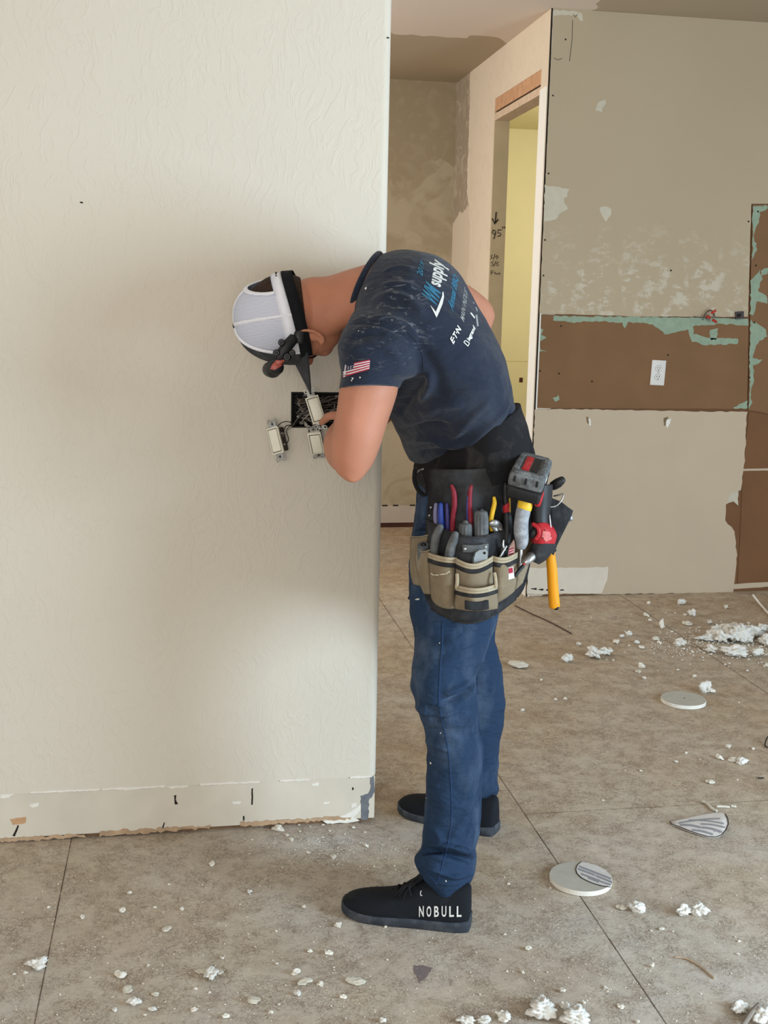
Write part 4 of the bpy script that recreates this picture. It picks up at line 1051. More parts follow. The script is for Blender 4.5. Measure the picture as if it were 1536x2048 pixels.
# waist belt
obj('waist_belt', *loft_spec([((834, 915), (1040, 806), 2.74, 2.53, (942, 880), 2.415), ((828, 932), (1048, 835), 2.74, 2.53, (946, 908), 2.405), ((829, 952), (1058, 868), 2.75, 2.53, (950, 930), 2.40),
    ((836, 972), (1068, 898), 2.75, 2.54, (954, 955), 2.40), ((850, 988), (1074, 925), 2.75, 2.55, (958, 980), 2.405)], 6, 64, lambda t, v, p: .003*nz(p.x*18, p.y*18, p.z*34)), M_BLACK, belt, True)
obj('front_buckle', *tube_vf([W(829, 948, 2.52), W(838, 941, 2.49), W(846, 938, 2.47)], .002, 8), M_STEEL, belt)
obj('belt_loop', *tube_vf([W(830, 940, 2.50), W(829, 962, 2.49), W(838, 982, 2.48), W(852, 990, 2.46), W(850, 965, 2.455), W(842, 942, 2.47)], .005, 10, .5, (0, 1, 0), 4), M_BLACK, belt, True)
obj('back_buckle', *loft_vf([[W(x, y, 2.50-.01*i) for x, y in ((1032, 815), (1040, 818), (1047, 832), (1041, 836), (1034, 828))] for i in range(2)]), M_BLACKP, belt)
obj('belt_overlap', *loft_spec([((1005, 882), (1046, 838), 2.47, 2.47, None, 2.455), ((1012, 905), (1062, 878), 2.46, 2.46, None, 2.44), ((1018, 925), (1070, 905), 2.45, 2.45, None, 2.43)], 4, 24), M_BLACK, belt, True)
back, _ = panel('back_panel', [(857, 938, 1062, 925, 6, 0), (858, 990, 1068, 965, 2, 0), (854, 1035, 1070, 1030, 0, 0), (850, 1100, 1064, 1100, 0, 0), (842, 1174, 1050, 1168, 20, .01), (846, 1203, 1036, 1193, 40, .02)], M_POUCH, k=.020, label='worn black back panel')
fl, g = panel('bottom_panel', [(840, 1170, 1050, 1160, 30, .05), (846, 1196, 1040, 1184, 44, .055), (856, 1212, 1030, 1198, 40, .05)], M_POUCH, k=.028)
edge_tube('bottom_binding', g[-1], .0035, M_TRIMB, belt)
fr, g = panel('main_pocket', [(853, 1040, 1028, 1050, 30, .050), (852, 1080, 1032, 1085, 32, .055), (850, 1130, 1040, 1125, 38, .055), (850, 1180, 1038, 1170, 42, .05)], M_POUCH, k=.022, label='black inner pocket holding the tool handles')
edge_tube('pocket_binding', g[0], .0028, M_TRIMB, fr)
def strip(name, g0, y0, y1, material, parent, out=.003):
    """webbing sewn along a pocket edge: g0 = edge in pixels (x, y, Y)"""
    v = []; 
    for (x, y, Y) in g0: v += [W(x, y+y0, Y-out), W(x, y+y1, Y-out)]
    f = [(2*i, 2*i+2, 2*i+3, 2*i+1) for i in range(len(g0)-1)]
    o = obj(name, v, f, material, parent, True); o.modifiers.new('s', 'SOLIDIFY').thickness = .003; return o
def px_edge(g): return [(*to_px(p), p.y) for p in g]
def pocket(rows, k, name='tool_pocket', rim=10, black=9, **kw):
    o, g = panel(name, rows, M_TAN, k=k, **kw); e = px_edge(g[0])
    strip('rim_webbing', e, -1, rim*.52, M_TANL, o, .0035); strip('rim_webbing', e, rim*.56, rim, M_TANL, o, .0035)
    strip('stripe_webbing', e, rim+.5, rim+black, M_TRIMB, o, .0030); return o
pocket([(822, 1073, 856, 1070, 2, .012), (821, 1110, 851, 1110, 0, .014), (822, 1145, 848, 1148, 0, .012), (827, 1168, 843, 1172, 0, .006)], .035, 'side_pocket', 0.01, .01)
pocket([(832, 1099, 861, 1099, 4, .022), (833, 1130, 861, 1130, 0, .020), (840, 1165, 862, 1165, 0, .016), (849, 1187, 862, 1188, 0, .008)], .070, 'side_pocket', .01, .01)
pocket([(1030, 1085, 1062, 1074, 3, .018), (1033, 1118, 1060, 1110, 0, .018), (1031, 1150, 1053, 1140, 0, .014), (1030, 1180, 1044, 1166, 0, .006)], .048, 'side_pocket', .01, .01)
pocket([(857, 1105, 911, 1116, 3, .020), (859, 1135, 910, 1146, 2, .024), (861, 1170, 909, 1180, 2, .024), (864, 1196, 909, 1206, 5, .018), (872, 1208, 909, 1216, 4, .006)], .078, label='tan canvas pocket with pale paint marks')
pocket([(911, 1116, 985, 1112, 14, .020), (911, 1145, 986, 1142, 8, .022), (910, 1180, 988, 1178, 4, .020), (910, 1212, 992, 1210, 4, .008)], .080)
pocket([(985, 1112, 1033, 1105, 7, .018), (987, 1140, 1032, 1132, 4, .024), (989, 1175, 1031, 1165, 2, .020), (993, 1206, 1028, 1182, 2, .006)], .078)
sp = pocket([(912, 1170, 993, 1168, 8, .036), (911, 1190, 994, 1188, 8, .038), (909, 1206, 995, 1205, 6, .034), (910, 1217, 994, 1217, 4, .018)], .088, 'small_front_pocket', 10, 8)
panel('black_patch', [(930, 1201, 976, 1200, 3, .004), (930, 1218, 977, 1218, 3, .004)], M_POUCH, sp, k=.124, label='black patch')
for x0, y0, x1, y1 in ((914, 1148, 913, 1176), (989, 1146, 992, 1174)):
    obj('corner_fold', *tube_vf([W(x0, y0, DP(x0, .100)), W((x0+x1)/2+1, (y0+y1)/2, DP(x0, .108)), W(x1, y1, DP(x1, .110))], .004, 8, .6, k=3), M_TANL, sp, True)
for x in (910.5, 985.5):
    edge_tube('divider_seam', [W(x, y, DP(x, .0835)) for y in (1118, 1140, 1165, 1190, 1208)], .002, M_TRIMB, belt)
for pl in ([(862, 1147), (870, 1150), (880, 1149), (892, 1148), (902, 1142)],):
    for i in range(len(pl)-1):
        obj('paint_mark', *tube_vf([W(*pl[i], DP(pl[i][0], .103)), W(pl[i+1][0]-3, pl[i+1][1]+(i % 2), DP(pl[i+1][0], .103))], .0011, 6), mat('cream_paint', (232, 226, 196)), belt)
# riveted metal strip
pl = [(924, 1091), (976, 1088), (976, 1101), (926, 1106)]
pp, _ = panel('tool_clip', [(925, 1089, 976, 1087, 2, .004), (926, 1104, 976, 1101, 2, .004)], M_GTOOL, belt, k=.081, th=.003, label='riveted grey clip plate')
for x, y in ((930, 1098), (971, 1094)): obj('rivet', *sph_vf(W(x, y, DP(x, .087)), (.0035, 0, 0), (0, .002, 0), (0, 0, .0035), 12, 8), M_STEEL, pp, True)
for x, y in ((862, 1015), (859, 1031)): obj('rivet', *sph_vf(W(x, y, DP(x, .030)), (.003, 0, 0), (0, .0025, 0), (0, 0, .003), 12, 8), M_STEEL, belt, True)

def grip(name, pts, r, material, parent, k=.03, seg=14, flat=1, kk=4, dk=0):
    P = [W(x, y, DP(x, k+dk*i/max(1, len(pts)-1))) for i, (x, y) in enumerate(pts)]
    rr = r if hasattr(r, '__len__') else [r]*len(pts)
    return obj(name, *tube_vf(P, [q/1000 for q in rr], seg, flat, (0, 1, 0), kk), material, parent, True)
def tool(name, px, py, k, label, cat): return empty(name, W(px, py, DP(px, k)), label, cat)
t = tool('pliers', 922, 1060, .03, 'lineman pliers with dark red grips standing at the back of the pouch', 'pliers')
grip('grip', [(903, 971), (908, 985), (909, 1010), (906, 1035), (904, 1075)], [3.5, 5.2, 5.6, 5.6, 6], M_REDT, t, .032)
grip('grip', [(943, 971), (940, 985), (939, 1010), (941, 1040), (938, 1085)], [3.5, 5.0, 5.6, 6, 6], M_REDT, t, .032)
grip('grip_lining', [(936, 992), (934, 1015), (935, 1045)], [1.5, 2.2, 2.2], M_NAVYG, t, .034)
grip('jaw', [(922, 1105), (922, 1130)], [9, 7], M_STEEL, t, .034)
t = tool('wire_stripper', 883, 1090, .04, 'blue handled wire stripper at the front edge of the pouch', 'wire stripper')
grip('grip', [(872, 1008), (871, 1030), (873, 1058), (878, 1090)], [4.0, 5, 5, 5], mat('lavender_grey_grip', (120, 118, 150), .5), t, .030)
grip('grip', [(882, 1008), (882, 1030), (884, 1060), (885, 1092)], [5.2, 6.8, 6.8, 6], M_BLUE, t, .036)
grip('grip', [(894, 1008), (895, 1030), (895, 1060), (890, 1090)], [3.6, 5.0, 5, 5], M_NAVYG, t, .032)
t = tool('slip_joint_pliers', 886, 1110, .085, 'pliers with two thick dusty grey grips in the left tan pocket', 'pliers')
grip('grip', [(881, 1053), (876, 1064), (871, 1080), (868, 1104), (872, 1135)], [7, 9, 9.5, 9, 8], M_GTOOL, t, .070)
grip('grip', [(911, 1067), (907, 1080), (902, 1096), (897, 1120), (890, 1150)], [7, 9.5, 10.5, 10, 8], M_GTOOL, t, .078)
grip('jaw', [(882, 1150), (884, 1180)], [8, 6], M_STEEL, t, .082)
def ribbed(name, label, x0, y0, x1, y1, r, k, cap_mat):
    t = tool(name, (x0+x1)/2, y1, k, label, 'screwdriver'); a = W(x0, y0, DP(x0, k)); b = W(x1, y1, DP(x1, k)); ax = (b-a).normalized()
    n1 = ax.cross(Vector((0, 1, 0))).normalized(); n2 = ax.cross(n1); rings = []
    for q, s in ((0, .55), (.03, .80), (.10, .93), (.22, 1.0), (.5, 1.0), (.8, 1.0), (1, .95)):
        rings.append([a+(b-a)*q+(n1*math.cos(j*math.pi/24)+n2*math.sin(j*math.pi/24))*(r*s*(1-.07*(.5+.5*math.cos(j*math.pi/24*12))*(1 if q > .15 else .2))) for j in range(48)])
    obj('handle', *loft_vf(rings), M_GTOOL, t, False)
    obj('end_cap', *tube_vf([a-ax*.002, a+ax*.004], r*.42, 20), cap_mat, t, True)
    obj('shaft', *tube_vf([b, b+ax*.06], .004, 10), M_STEEL, t, True); return t
ribbed('stubby_screwdriver', 'short screwdriver with a wide fluted grey handle', 931, 1046, 931, 1085, .0150, .046, M_GTOOL)
ribbed('nut_driver', 'taller nut driver with a fluted grey handle and black end', 962, 1021, 963, 1085, .0155, .050, M_BLACKP)
t = tool('adjustable_pliers', 986, 1060, .05, 'small pliers with one curved yellow grip showing', 'pliers')
grip('grip', [(988, 995), (989, 1007), (985, 1024), (982, 1042), (984, 1060)], [3.4, 5, 5.2, 5.2, 5], M_YELT, t, .040)
t = tool('adjustable_wrench', 992, 1056, .05, 'shiny steel wrench head beside the yellow grip', 'wrench')
wv = remesh([tube_vf([W(980, 1048, DP(980, .05)), W(990, 1046, DP(990, .055)), W(999, 1052, DP(999, .05)), W(1002, 1062, DP(1002, .05))], [.006, .008, .007, .005], 14, .6, (0, 1, 0), 3), tube_vf([W(984, 1050, DP(984, .05)), W(992, 1062, DP(992, .05)), W(996, 1090, DP(996, .05))], [.005, .006, .006], 12, .5, (0, 1, 0), 3)], .0012, 3)
mesh_obj('wrench_head', wv, M_STEEL, t)
t = tool('multi_bit_screwdriver', 1011, 1060, .05, 'slim black screwdriver with a red collar', 'screwdriver')
grip('upper_handle', [(1011, 967), (1011, 975), (1011, 1008)], [4.6, 6.6, 7], M_BLACKP, t, .040)
grip('collar', [(1012.5, 1007), (1012.5, 1026)], [7.2, 7.2], M_REDP, t, .041, 18, 1, 1)
grip('lower_handle', [(1013, 1026), (1014, 1036), (1014, 1060), (1012, 1085)], [8, 11, 11, 10], M_BLACKP, t, .042)
t = tool('marker_pen', 1019, 1020, .035, 'thin yellow pen behind the black screwdriver', 'pen')
grip('barrel', [(1019, 992), (1019, 1020), (1018, 1060)], [2.2, 2.6, 2.6], M_YELT, t, .026)
t = tool('large_screwdriver', 1045, 1090, .09, 'large dusty grey screwdriver with a yellow ringed end leaning outwards', 'screwdriver')
grip('handle', [(1050, 1004), (1047, 1020), (1043, 1040), (1042, 1062), (1044, 1082), (1042, 1094)], [15.5, 16, 15.5, 16, 14, 10.5], dust_mat('dusty_clear_grip', (128, 130, 134), (196, 198, 200), (.4, .7), 50, .5, (1, 1, 1), .3, 200), t, .105, 20, .85)
grip('yellow_ring', [(1051, 1000), (1050, 1008), (1048, 1018)], [15.6, 16.4, 16.4], M_YELT, t, .106, 20, .86, 2)
grip('end_cap', [(1051, 996), (1051, 1001)], [12.5, 14.4], M_BLACKP, t, .107, 20, .86, 1)
grip('shaft', [(1042, 1096), (1040, 1140)], [4, 4], M_STEEL, t, .085)
t = tool('utility_knife', 960, 1120, .09, 'grey metal utility knife poking out of the middle tan pocket', 'knife')
kp = [(946, 1114), (950, 1104), (957, 1099), (970, 1098), (974, 1101), (973, 1116), (970, 1128), (946, 1130)]
def flatsolid(name, pts, Y0, th, material, parent, bev=.0015, **k):
    P = [W(x, y, Y0) for x, y in pts]; v, f = slab_vf(P, FACING, th)
    o = obj(name, v, f, material, parent, **k); m_ = o.modifiers.new('b', 'BEVEL'); m_.width = bev; m_.segments = 2; m_.limit_method = 'ANGLE'; return o
flatsolid('knife_body', kp, DP(960, .084), .010, mat('grey_painted_metal', (150, 156, 158), .4, .08, 60, .1, .5, .3), t)
obj('knife_screw', *sph_vf(W(969, 1106, DP(960, .0945)), (.003, 0, 0), (0, .001, 0), (0, 0, .003), 12, 6), M_DARK, t)
t = tool('flashlight', 848, 1092, .07, 'small black flashlight seen end on in the narrow side pocket', 'flashlight')
a = W(847, 1090, DP(848, .080)); ax = (W(851, 1150, DP(852, .066))-a).normalized(); ax = (ax+Vector((0, .30, 0))).normalized()
obj('barrel', *tube_vf([a, a+ax*.01, a+ax*.06], [.0135, .0135, .0125], 8, round_ends=False), M_GTOOL, t)
n1 = ax.cross(Vector((1, 0, 0))).normalized(); n2 = ax.cross(n1)
obj('lens_ring', *tube_vf([a-ax*.0005+(n1*math.cos(q)+n2*math.sin(q))*.0088 for q in [i*math.pi/10 for i in range(21)]], .0018, 8, round_ends=False), mat('worn_grey_plastic', (150, 150, 146), .5), t, True)
obj('lens', *tube_vf([a-ax*.0012, a+ax*.001], .0055, 16), M_BLACKP, t, True)
t = tool('nail_clipper_tool', 1006, 1100, .08, 'small silver tipped hand tool beside the red marked strip', 'hand tool')
grip('silver_tip', [(1007, 1080), (1006, 1092), (1009, 1100)], [1.6, 3, 3.5], M_STEEL, t, .078)
grip('silver_arm', [(1013, 1092), (1006, 1103), (1000, 1114)], [2, 2.4, 2.6], M_STEEL, t, .082)
grip('black_body', [(1004, 1096), (1004, 1122)], [5, 6], M_BLACKP, t, .072)
t = tool('marked_strip', 1022, 1105, .08, 'small red and white patterned strip in the right tan pocket', 'strip')
flatsolid('strip_body', [(1018, 1094), (1027, 1082), (1029, 1094), (1028, 1116), (1016, 1118)], DP(1022, .076), .003, mat('faded_red_print', (206, 176, 170), .7, .2, 200, 0), t)
for i in range(4): flatsolid('red_mark', [(1018, 1098+i*5), (1027, 1095+i*5), (1027, 1097+i*5), (1018, 1100.5+i*5)], DP(1022, .0792), .0006, M_RED, t, .0001)
tg = flatsolid('sewn_label', [(1014, 1136), (1026, 1133), (1029, 1156), (1017, 1159)], DP(1022, .104), .0012, M_FW, belt, .0002, label='white sewn fabric label')
flatsolid('label_red_block', [(1017, 1137), (1025, 1135), (1026, 1145), (1018, 1147)], DP(1022, .1054), .0006, M_RED, tg, .0001)

# ---- impact driver hung behind the pouch, battery up
drill = empty('impact_driver', W(1080, 1060, 2.36), 'red and black cordless impact driver hanging with its grey battery on top', 'power tool')
zt = W(1055, 945, 2.33).z
A0 = W(1019, 944, 2.315); A1 = W(1089, 962, 2.286)
ex = A1-A0; ey = Vector((.078, .098, .026)).normalized()*.125; ez = None; ez = ex.cross(ey).normalized(); Cc = A0+ex*.5+ey*.5
eyn = ez.cross(ex).normalized(); exn = ex.normalized(); ey = eyn*.122; Cc = A0+ex*.5+ey*.5
MB_ = Matrix(((exn.x, eyn.x, ez.x), (exn.y, eyn.y, ez.y), (exn.z, eyn.z, ez.z))).to_4x4()
def dbox(name, cx, cy, cz, sx, sy, sz, material, parent, r=.004, seg=3, **k):
    """box in battery axes: fractions of its width / depth, metres in height"""
    M_ = Matrix.Translation(Cc+ex*cx+ey*cy+ez*cz) @ MB_
    return obj(name, *xf(bevel_box(ex.length*sx, ey.length*sy, sz, r, seg), M_), material, parent, True, **k)
M_BATT = dust_mat('dusty_battery_grey', (78, 80, 80), (146, 150, 150), (.4, .75), 45, .6, (1, 1, 1), .3, 250)
bt = dbox('battery', 0, 0, -.016, 1.0, 1.0, .032, M_BATT, drill, .007, 3, label='dusty grey battery pack')
dbox('raised_ridge', -.36, .0, .001, .16, .80, .006, M_BATT, bt, .002); dbox('raised_ridge', .36, .0, .001, .16, .80, .006, M_BATT, bt, .002); dbox('raised_ridge', 0, -.40, .001, .8, .10, .006, M_BATT, bt, .002); dbox('raised_ridge', 0, .40, .001, .8, .10, .006, M_BATT, bt, .002)
dbox('red_battery_stripe', -.12, .02, .0015, .20, .58, .004, M_REDP, bt, .001); dbox('black_battery_label', .12, .02, .001, .20, .58, .0035, M_BLACKP, bt, .001)
for q in (-.32, .0, .32): dbox('corner_slot', q, -.495, -.012, .07, .03, .014, M_BLACKP, bt, .0015)
for q in (-.3, .1): dbox('side_slot', .497, q, -.016, .02, .10, .012, M_BLACKP, bt, .001)
dbox('battery_side_label', .502, -.12, -.018, .012, .18, .008, M_WPRINT, bt, .0005)
dbox('driver_base', .0, .0, -.046, .98, .98, .030, M_BLACKP, drill, .007)
dbox('base_seam', .0, .0, -.034, .995, .99, .003, M_TRIMB, drill, .001)
dbox('red_base_accent', .43, -.05, -.062, .18, .5, .026, M_REDP, drill, .005)
g0 = Cc+Vector((0, 0, -.055))
YG = 2.375
obj('grip', *loft_spec([((1052, 972), (1106, 968), 2.38, 2.38, None, 2.35), ((1058, 990), (1105, 988), 2.38, 2.38, None, 2.352), ((1060, 1010), (1104, 1008), 2.38, 2.38, None, 2.355),
    ((1062, 1030), (1101, 1028), 2.38, 2.38, None, 2.356), ((1062, 1050), (1102, 1050), 2.38, 2.38, None, 2.356)], 4, 28), M_BLACKP, drill, True, label='black rubber grip')
hs = remesh([loft_spec([((1064, 1047), (1096, 1044), 2.38, 2.38, None, 2.352), ((1064, 1060), (1108, 1056), 2.38, 2.38, None, 2.345), ((1062, 1078), (1114, 1072), 2.38, 2.38, None, 2.343), ((1066, 1092), (1108, 1092), 2.38, 2.38, None, 2.345), ((1072, 1104), (1100, 1104), 2.38, 2.38, None, 2.352)], 4, 32)], .002, 2)
hso = mesh_obj('motor_housing', hs, M_REDP, drill, label='red motor housing'); bh = bvh_of(hs)
obj('trigger_guard', *tube_vf([W(1066, 1048, 2.345), W(1076, 1056, 2.338), W(1078, 1068, 2.336), W(1072, 1078, 2.338)], .0045, 10, k=4), M_REDP, drill, True)
obj('trigger', *sph_vf(W(1067, 1066, 2.348), (.009, 0, 0), (0, .010, 0), (.002, 0, .013), 16, 10), M_BLACKP, drill, True)
dpoly([(1086, 1062), (1100, 1064), (1104, 1078), (1092, 1084), (1084, 1074)], M_FW if False else mat('scuffed_red', (196, 108, 104), .6, .2, 200), 'scuffed_patch', 2, bh, hso)
for x, y in ((1090, 1060), (1086, 1076), (1102, 1072)): dpoly([(x-1, y-1), (x+1, y-1), (x+1, y+1), (x-1, y+1)], M_DARK, 'housing_screw', 0, bh, hso)
obj('nose_boot', *loft_spec([((1064, 1086), (1112, 1088), 2.38, 2.38, None, 2.344), ((1060, 1100), (1104, 1106), 2.38, 2.38, None, 2.345), ((1058, 1112), (1092, 1120), 2.38, 2.38, None, 2.35), ((1058, 1120), (1078, 1129), 2.38, 2.38, None, 2.358)], 4, 28), M_GTOOL if False else dust_mat('worn_rubber_boot', (46, 46, 48), (110, 110, 110), (.5, .85), 40, .7), drill, True, label='worn dark rubber nose boot')
obj('chuck', *tube_vf([W(1064, 1112, 2.36), W(1056, 1120, 2.352), W(1050, 1126, 2.35)], [.011, .009, .006], 16), M_STEEL, drill, True)
obj('driver_bit', *tube_vf([W(1052, 1124, 2.35), W(1044, 1134, 2.345)], .0034, 10), M_REDP, drill, True)
obj('bit_holder', *tube_vf([W(1046, 1132, 2.345), W(1030, 1151, 2.335)], .0042, 10), M_BLACKP, drill, True)
obj('belt_hook_knob', *tube_vf([W(1106, 972, 2.40), W(1116, 966, 2.39), W(1125, 959, 2.385)], [.010, .011, .008], 14, k=2), M_BLACKP, drill, True)
obj('wire_hook', *tube_vf([W(1108, 992, 2.39), W(1118, 990, 2.38), W(1127, 988, 2.375), W(1122, 1002, 2.37), W(1112, 1012, 2.37), W(1101, 1014, 2.37)], .0018, 8, k=4), M_STEEL, drill, True)
obj('hanging_rod', *tube_vf([W(1099, 1030, 2.365), W(1102, 1060, 2.36)], .0018, 8), M_STEEL, drill, True)

ham = empty('hammer', W(1109, 1218, 2.42), 'hammer with an amber yellow handle hanging below the drill', 'hammer')
hp = [W(1108-8*.2*q, 1040+q*10, 2.43) for q in ()]
HP = [(1099, 1060), (1100, 1095), (1101, 1110), (1104, 1140), (1106, 1175), (1109, 1212)]
obj('handle', *tube_vf([W(x, y, 2.43) for x, y in HP], [.008, .0098, .0105, .0118, .0122, .0126], 20, .8, (0, 1, 0), 4), M_HAM, ham, True, label='amber yellow handle')
obj('handle_tip', *tube_vf([W(1112, 1207, 2.428), W(1112, 1216, 2.428)], [.0075, .0075], 14, .9), M_BLACKP, ham, True)
hh = W(1112, 1030, 2.44)
obj('hammer_head', *tube_vf([hh+V(-.035, .01, 0), hh, hh+V(.025, 0, 0), hh+V(.035, 0, -.01)], [.012, .012, .010, .006], 16, k=2), M_STEEL, ham, True)
hol = empty('hammer_holster', W(1120, 1050, 2.42), 'black canvas hammer holster sticking out behind the drill', 'holster')
def shell(name, pts, Y0, th, material, parent, bulge=.01, **k):
    v, f = poly_tris(pts, 3); cx = sum(p[0] for p in pts)/len(pts); cy = sum(p[1] for p in pts)/len(pts); mx = max(math.dist(p, (cx, cy)) for p in pts)
    P = [W(x, y, Y0-bulge*(1-(math.dist((x, y), (cx, cy))/mx)**2)) for x, y in v]
    o = obj(name, P, f, material, parent, True, **k); m_ = o.modifiers.new('s', 'SOLIDIFY'); m_.thickness = th; return o
shell('holster_flap', [(1100, 997), (1118, 1003), (1143, 1021), (1140, 1032), (1131, 1050), (1120, 1072), (1110, 1092), (1106, 1108), (1099, 1100), (1097, 1050)], 2.405, .008, M_POUCH, hol)
obj('holster_binding', *tube_vf([W(x, y, 2.402) for x, y in ((1102, 998), (1120, 1005), (1142, 1021), (1132, 1049), (1112, 1090), (1106, 1108))], .0028, 8), M_TRIMB, hol, True)
obj('handle_loop', *tube_vf([W(1095, 1100, 2.415), W(1103, 1104, 2.412), W(1110, 1100, 2.415)], .005, 8, .6), M_BLACK, hol, True)

# ============================================================ SWITCHES IN THE WALL BOX
eb = empty('switch_box', ((BX0+BX1)/2, YL+.06, BZ0), 'dark recessed electrical box crammed with grey wires in the cream wall', 'electrical box')
M_BOXI = mat('dark_box_interior', (46, 44, 42), .8, .25, 60, .2)
x0, x1, z0, z1, y0, y1 = BX0+.001, BX1-.001, BZ0+.001, BZ1-.001, YL+.001, YL+.075
mb = MB()
for vf in (box_vf(x0, x0+.002, y0, y1, z0, z1), box_vf(x1-.002, x1, y0, y1, z0, z1), box_vf(x0, x1, y0, y1, z0, z0+.002), box_vf(x0, x1, y0, y1, z1-.002, z1), box_vf(x0, x1, y1-.002, y1, z0, z1)): mb.add(vf)
mb.build('box_shell', M_BOXI, eb)
rnd = random.Random(7)
WM_ = [mat('grey_wire', (120, 114, 108), .6, .1, 60, 0), mat('black_wire', (30, 28, 28), .5, .1, 60, 0), mat('dirty_white_wire', (176, 170, 160), .6, .1, 60, 0), mat('brown_wire', (92, 78, 68), .6, .1, 60, 0)]
for i in range(34):
    xs = [rnd.uniform(x0+.012, x1-.012) for _ in range(4)]; zs = [rnd.uniform(z0+.010, z1-.010) for _ in range(4)]; ys = [y1-.008, rnd.uniform(YL+.018, YL+.05), rnd.uniform(YL+.008, YL+.03), rnd.uniform(YL+.02, YL+.05)]
    obj('wire', *tube_vf(list(zip(xs, ys, zs)), .0013, 6, k=6), WM_[(0, 3, 0, 1, 3, 2, 0)[i % 7]], eb, True)
for x, z in ((.292, 1.163), (.315, 1.166), (.340, 1.164), (.395, 1.163), (.420, 1.160), (.305, 1.094), (.335, 1.096), (.300, 1.15)):
    obj('mounting_tab', *sph_vf((x, YL+.008, z), (.006, 0, 0), (0, .004, 0), (0, 0, .004), 10, 6), WM_[rnd.choice((0, 1, 3))], eb, True)
for x in (.312, .333): obj('wire_nut', *tube_vf([(x, YL+.02, z0+.012), (x+.006, YL+.006, z0+.004)], [.003, .005], 10), WM_[2], eb, True)
M_IV = mat('ivory_plastic', (232, 228, 208), .4, .03, 40, .03, .5)
M_YOKE = mat('galvanised_yoke', (176, 176, 172), .4, .12, 90, .1, .5, .7)
M_BODY = mat('dark_switch_body', (66, 58, 52), .6, .15, 60, .1)
def switch(px, py, Y, top, xdir, nrm, label):
    """rocker switch; top = up direction, nrm = facing direction"""
    c = W(px, py, Y); n = Vector(nrm).normalized(); u = Vector(top); u = (u-n*u.dot(n)).normalized(); r = n.cross(u)*-1
    r = u.cross(n)*-1 if False else u.cross(-n)*-1
    M_ = Matrix((( r.x, -n.x, u.x, c.x), (r.y, -n.y, u.y, c.y), (r.z, -n.z, u.z, c.z), (0, 0, 0, 1)))
    t = empty('rocker_switch', c-u*.035, label, 'light switch', 'loose rocker switches hanging from the box')
    def b(name, x, y, z, sx, sy, sz, m_, parent=t, rr=.001): return obj(name, *xf(bevel_box(sx, sy, sz, rr, 2), M_ @ Matrix.Translation((x, y, z))), m_, parent, True)
    b('frame', 0, 0, 0, .0335, .007, .0675, M_IV); rk = b('rocker', .001, -.0045, .0, .025, .005, .056, M_IV, rr=.0018)
    b('rocker_gap', .0, -.0034, 0, .028, .0008, .0605, mat('shadow_gap_grey', (120, 114, 100), .8))
    b('switch_body', 0, .014, 0, .030, .024, .060, M_BODY); yk = b('yoke', 0, .004, 0, .020, .0016, .092, M_YOKE, rr=.0004)
    for s in (1, -1):
        for q in (-.010, 0, .010):
            ring = [M_ @ Vector((q+.0042*math.cos(a), .004, s*(.049 if q else .046)+.0042*math.sin(a))) for a in [k*math.pi/7 for k in range(15)]]
            obj('plaster_ear', *tube_vf(ring, .0014, 6, round_ends=False), M_WPRINT if 'middle' in label else M_YOKE, yk, True)
        obj('yoke_screw', *xf(sph_vf((0, .002, s*.042), (.003, 0, 0), (0, .0015, 0), (0, 0, .003), 10, 6), M_), M_BODY, yk, True)
        obj('side_screw', *xf(sph_vf((.016, .012, s*.014), (.0025, 0, 0), (0, .003, 0), (0, 0, .003), 10, 6), M_), M_YOKE, t, True)
    return t, M_
s1, m1 = switch(551, 881, 2.897, (-.40, 0, 1), None, (-.62, -.78, .02), 'ivory rocker switch dangling furthest left from the wall box')
s2, m2 = switch(631, 819, 2.880, (-.32, 0, 1), None, (-.12, -1, .12), 'ivory rocker switch in the middle hanging in front of the box opening')
s3, m3 = switch(632, 886, 2.893, (-.14, 0, 1), None, (-.10, -.80, -.52), 'ivory rocker switch hanging lowest below the box beside the elbow')
def wire(pts, m_, parent, r=.0012, name='lead_wire'): return obj(name, *tube_vf([W(*p) for p in pts], r, 6, k=5), m_, parent, True)
wire([(553, 856, 2.90), (562, 846, 2.88), (575, 843, 2.88), (588, 846, 2.92), (600, 836, 2.945), (622, 815, 2.95)], WM_[1], s1)
wire([(565, 868, 2.91), (572, 852, 2.885), (585, 850, 2.90), (598, 840, 2.94), (616, 812, 2.95)], WM_[1], s1)
wire([(568, 892, 2.91), (577, 880, 2.90), (573, 862, 2.90), (580, 852, 2.90), (592, 848, 2.93), (605, 828, 2.95)], WM_[1], s1)
wire([(566, 880, 2.91), (568, 865, 2.89), (582, 855, 2.89), (604, 826, 2.945), (620, 818, 2.95)], WM_[0], s1)
wire([(618, 820, 2.90), (606, 828, 2.93), (598, 826, 2.95)], WM_[0], s2)
wire([(620, 826, 2.90), (608, 838, 2.93), (602, 845, 2.95)], WM_[2], s2)
wire([(628, 866, 2.90), (618, 856, 2.91), (614, 846, 2.95)], WM_[0], s3)
wire([(638, 866, 2.90), (646, 850, 2.91), (640, 838, 2.95)], WM_[1], s3)

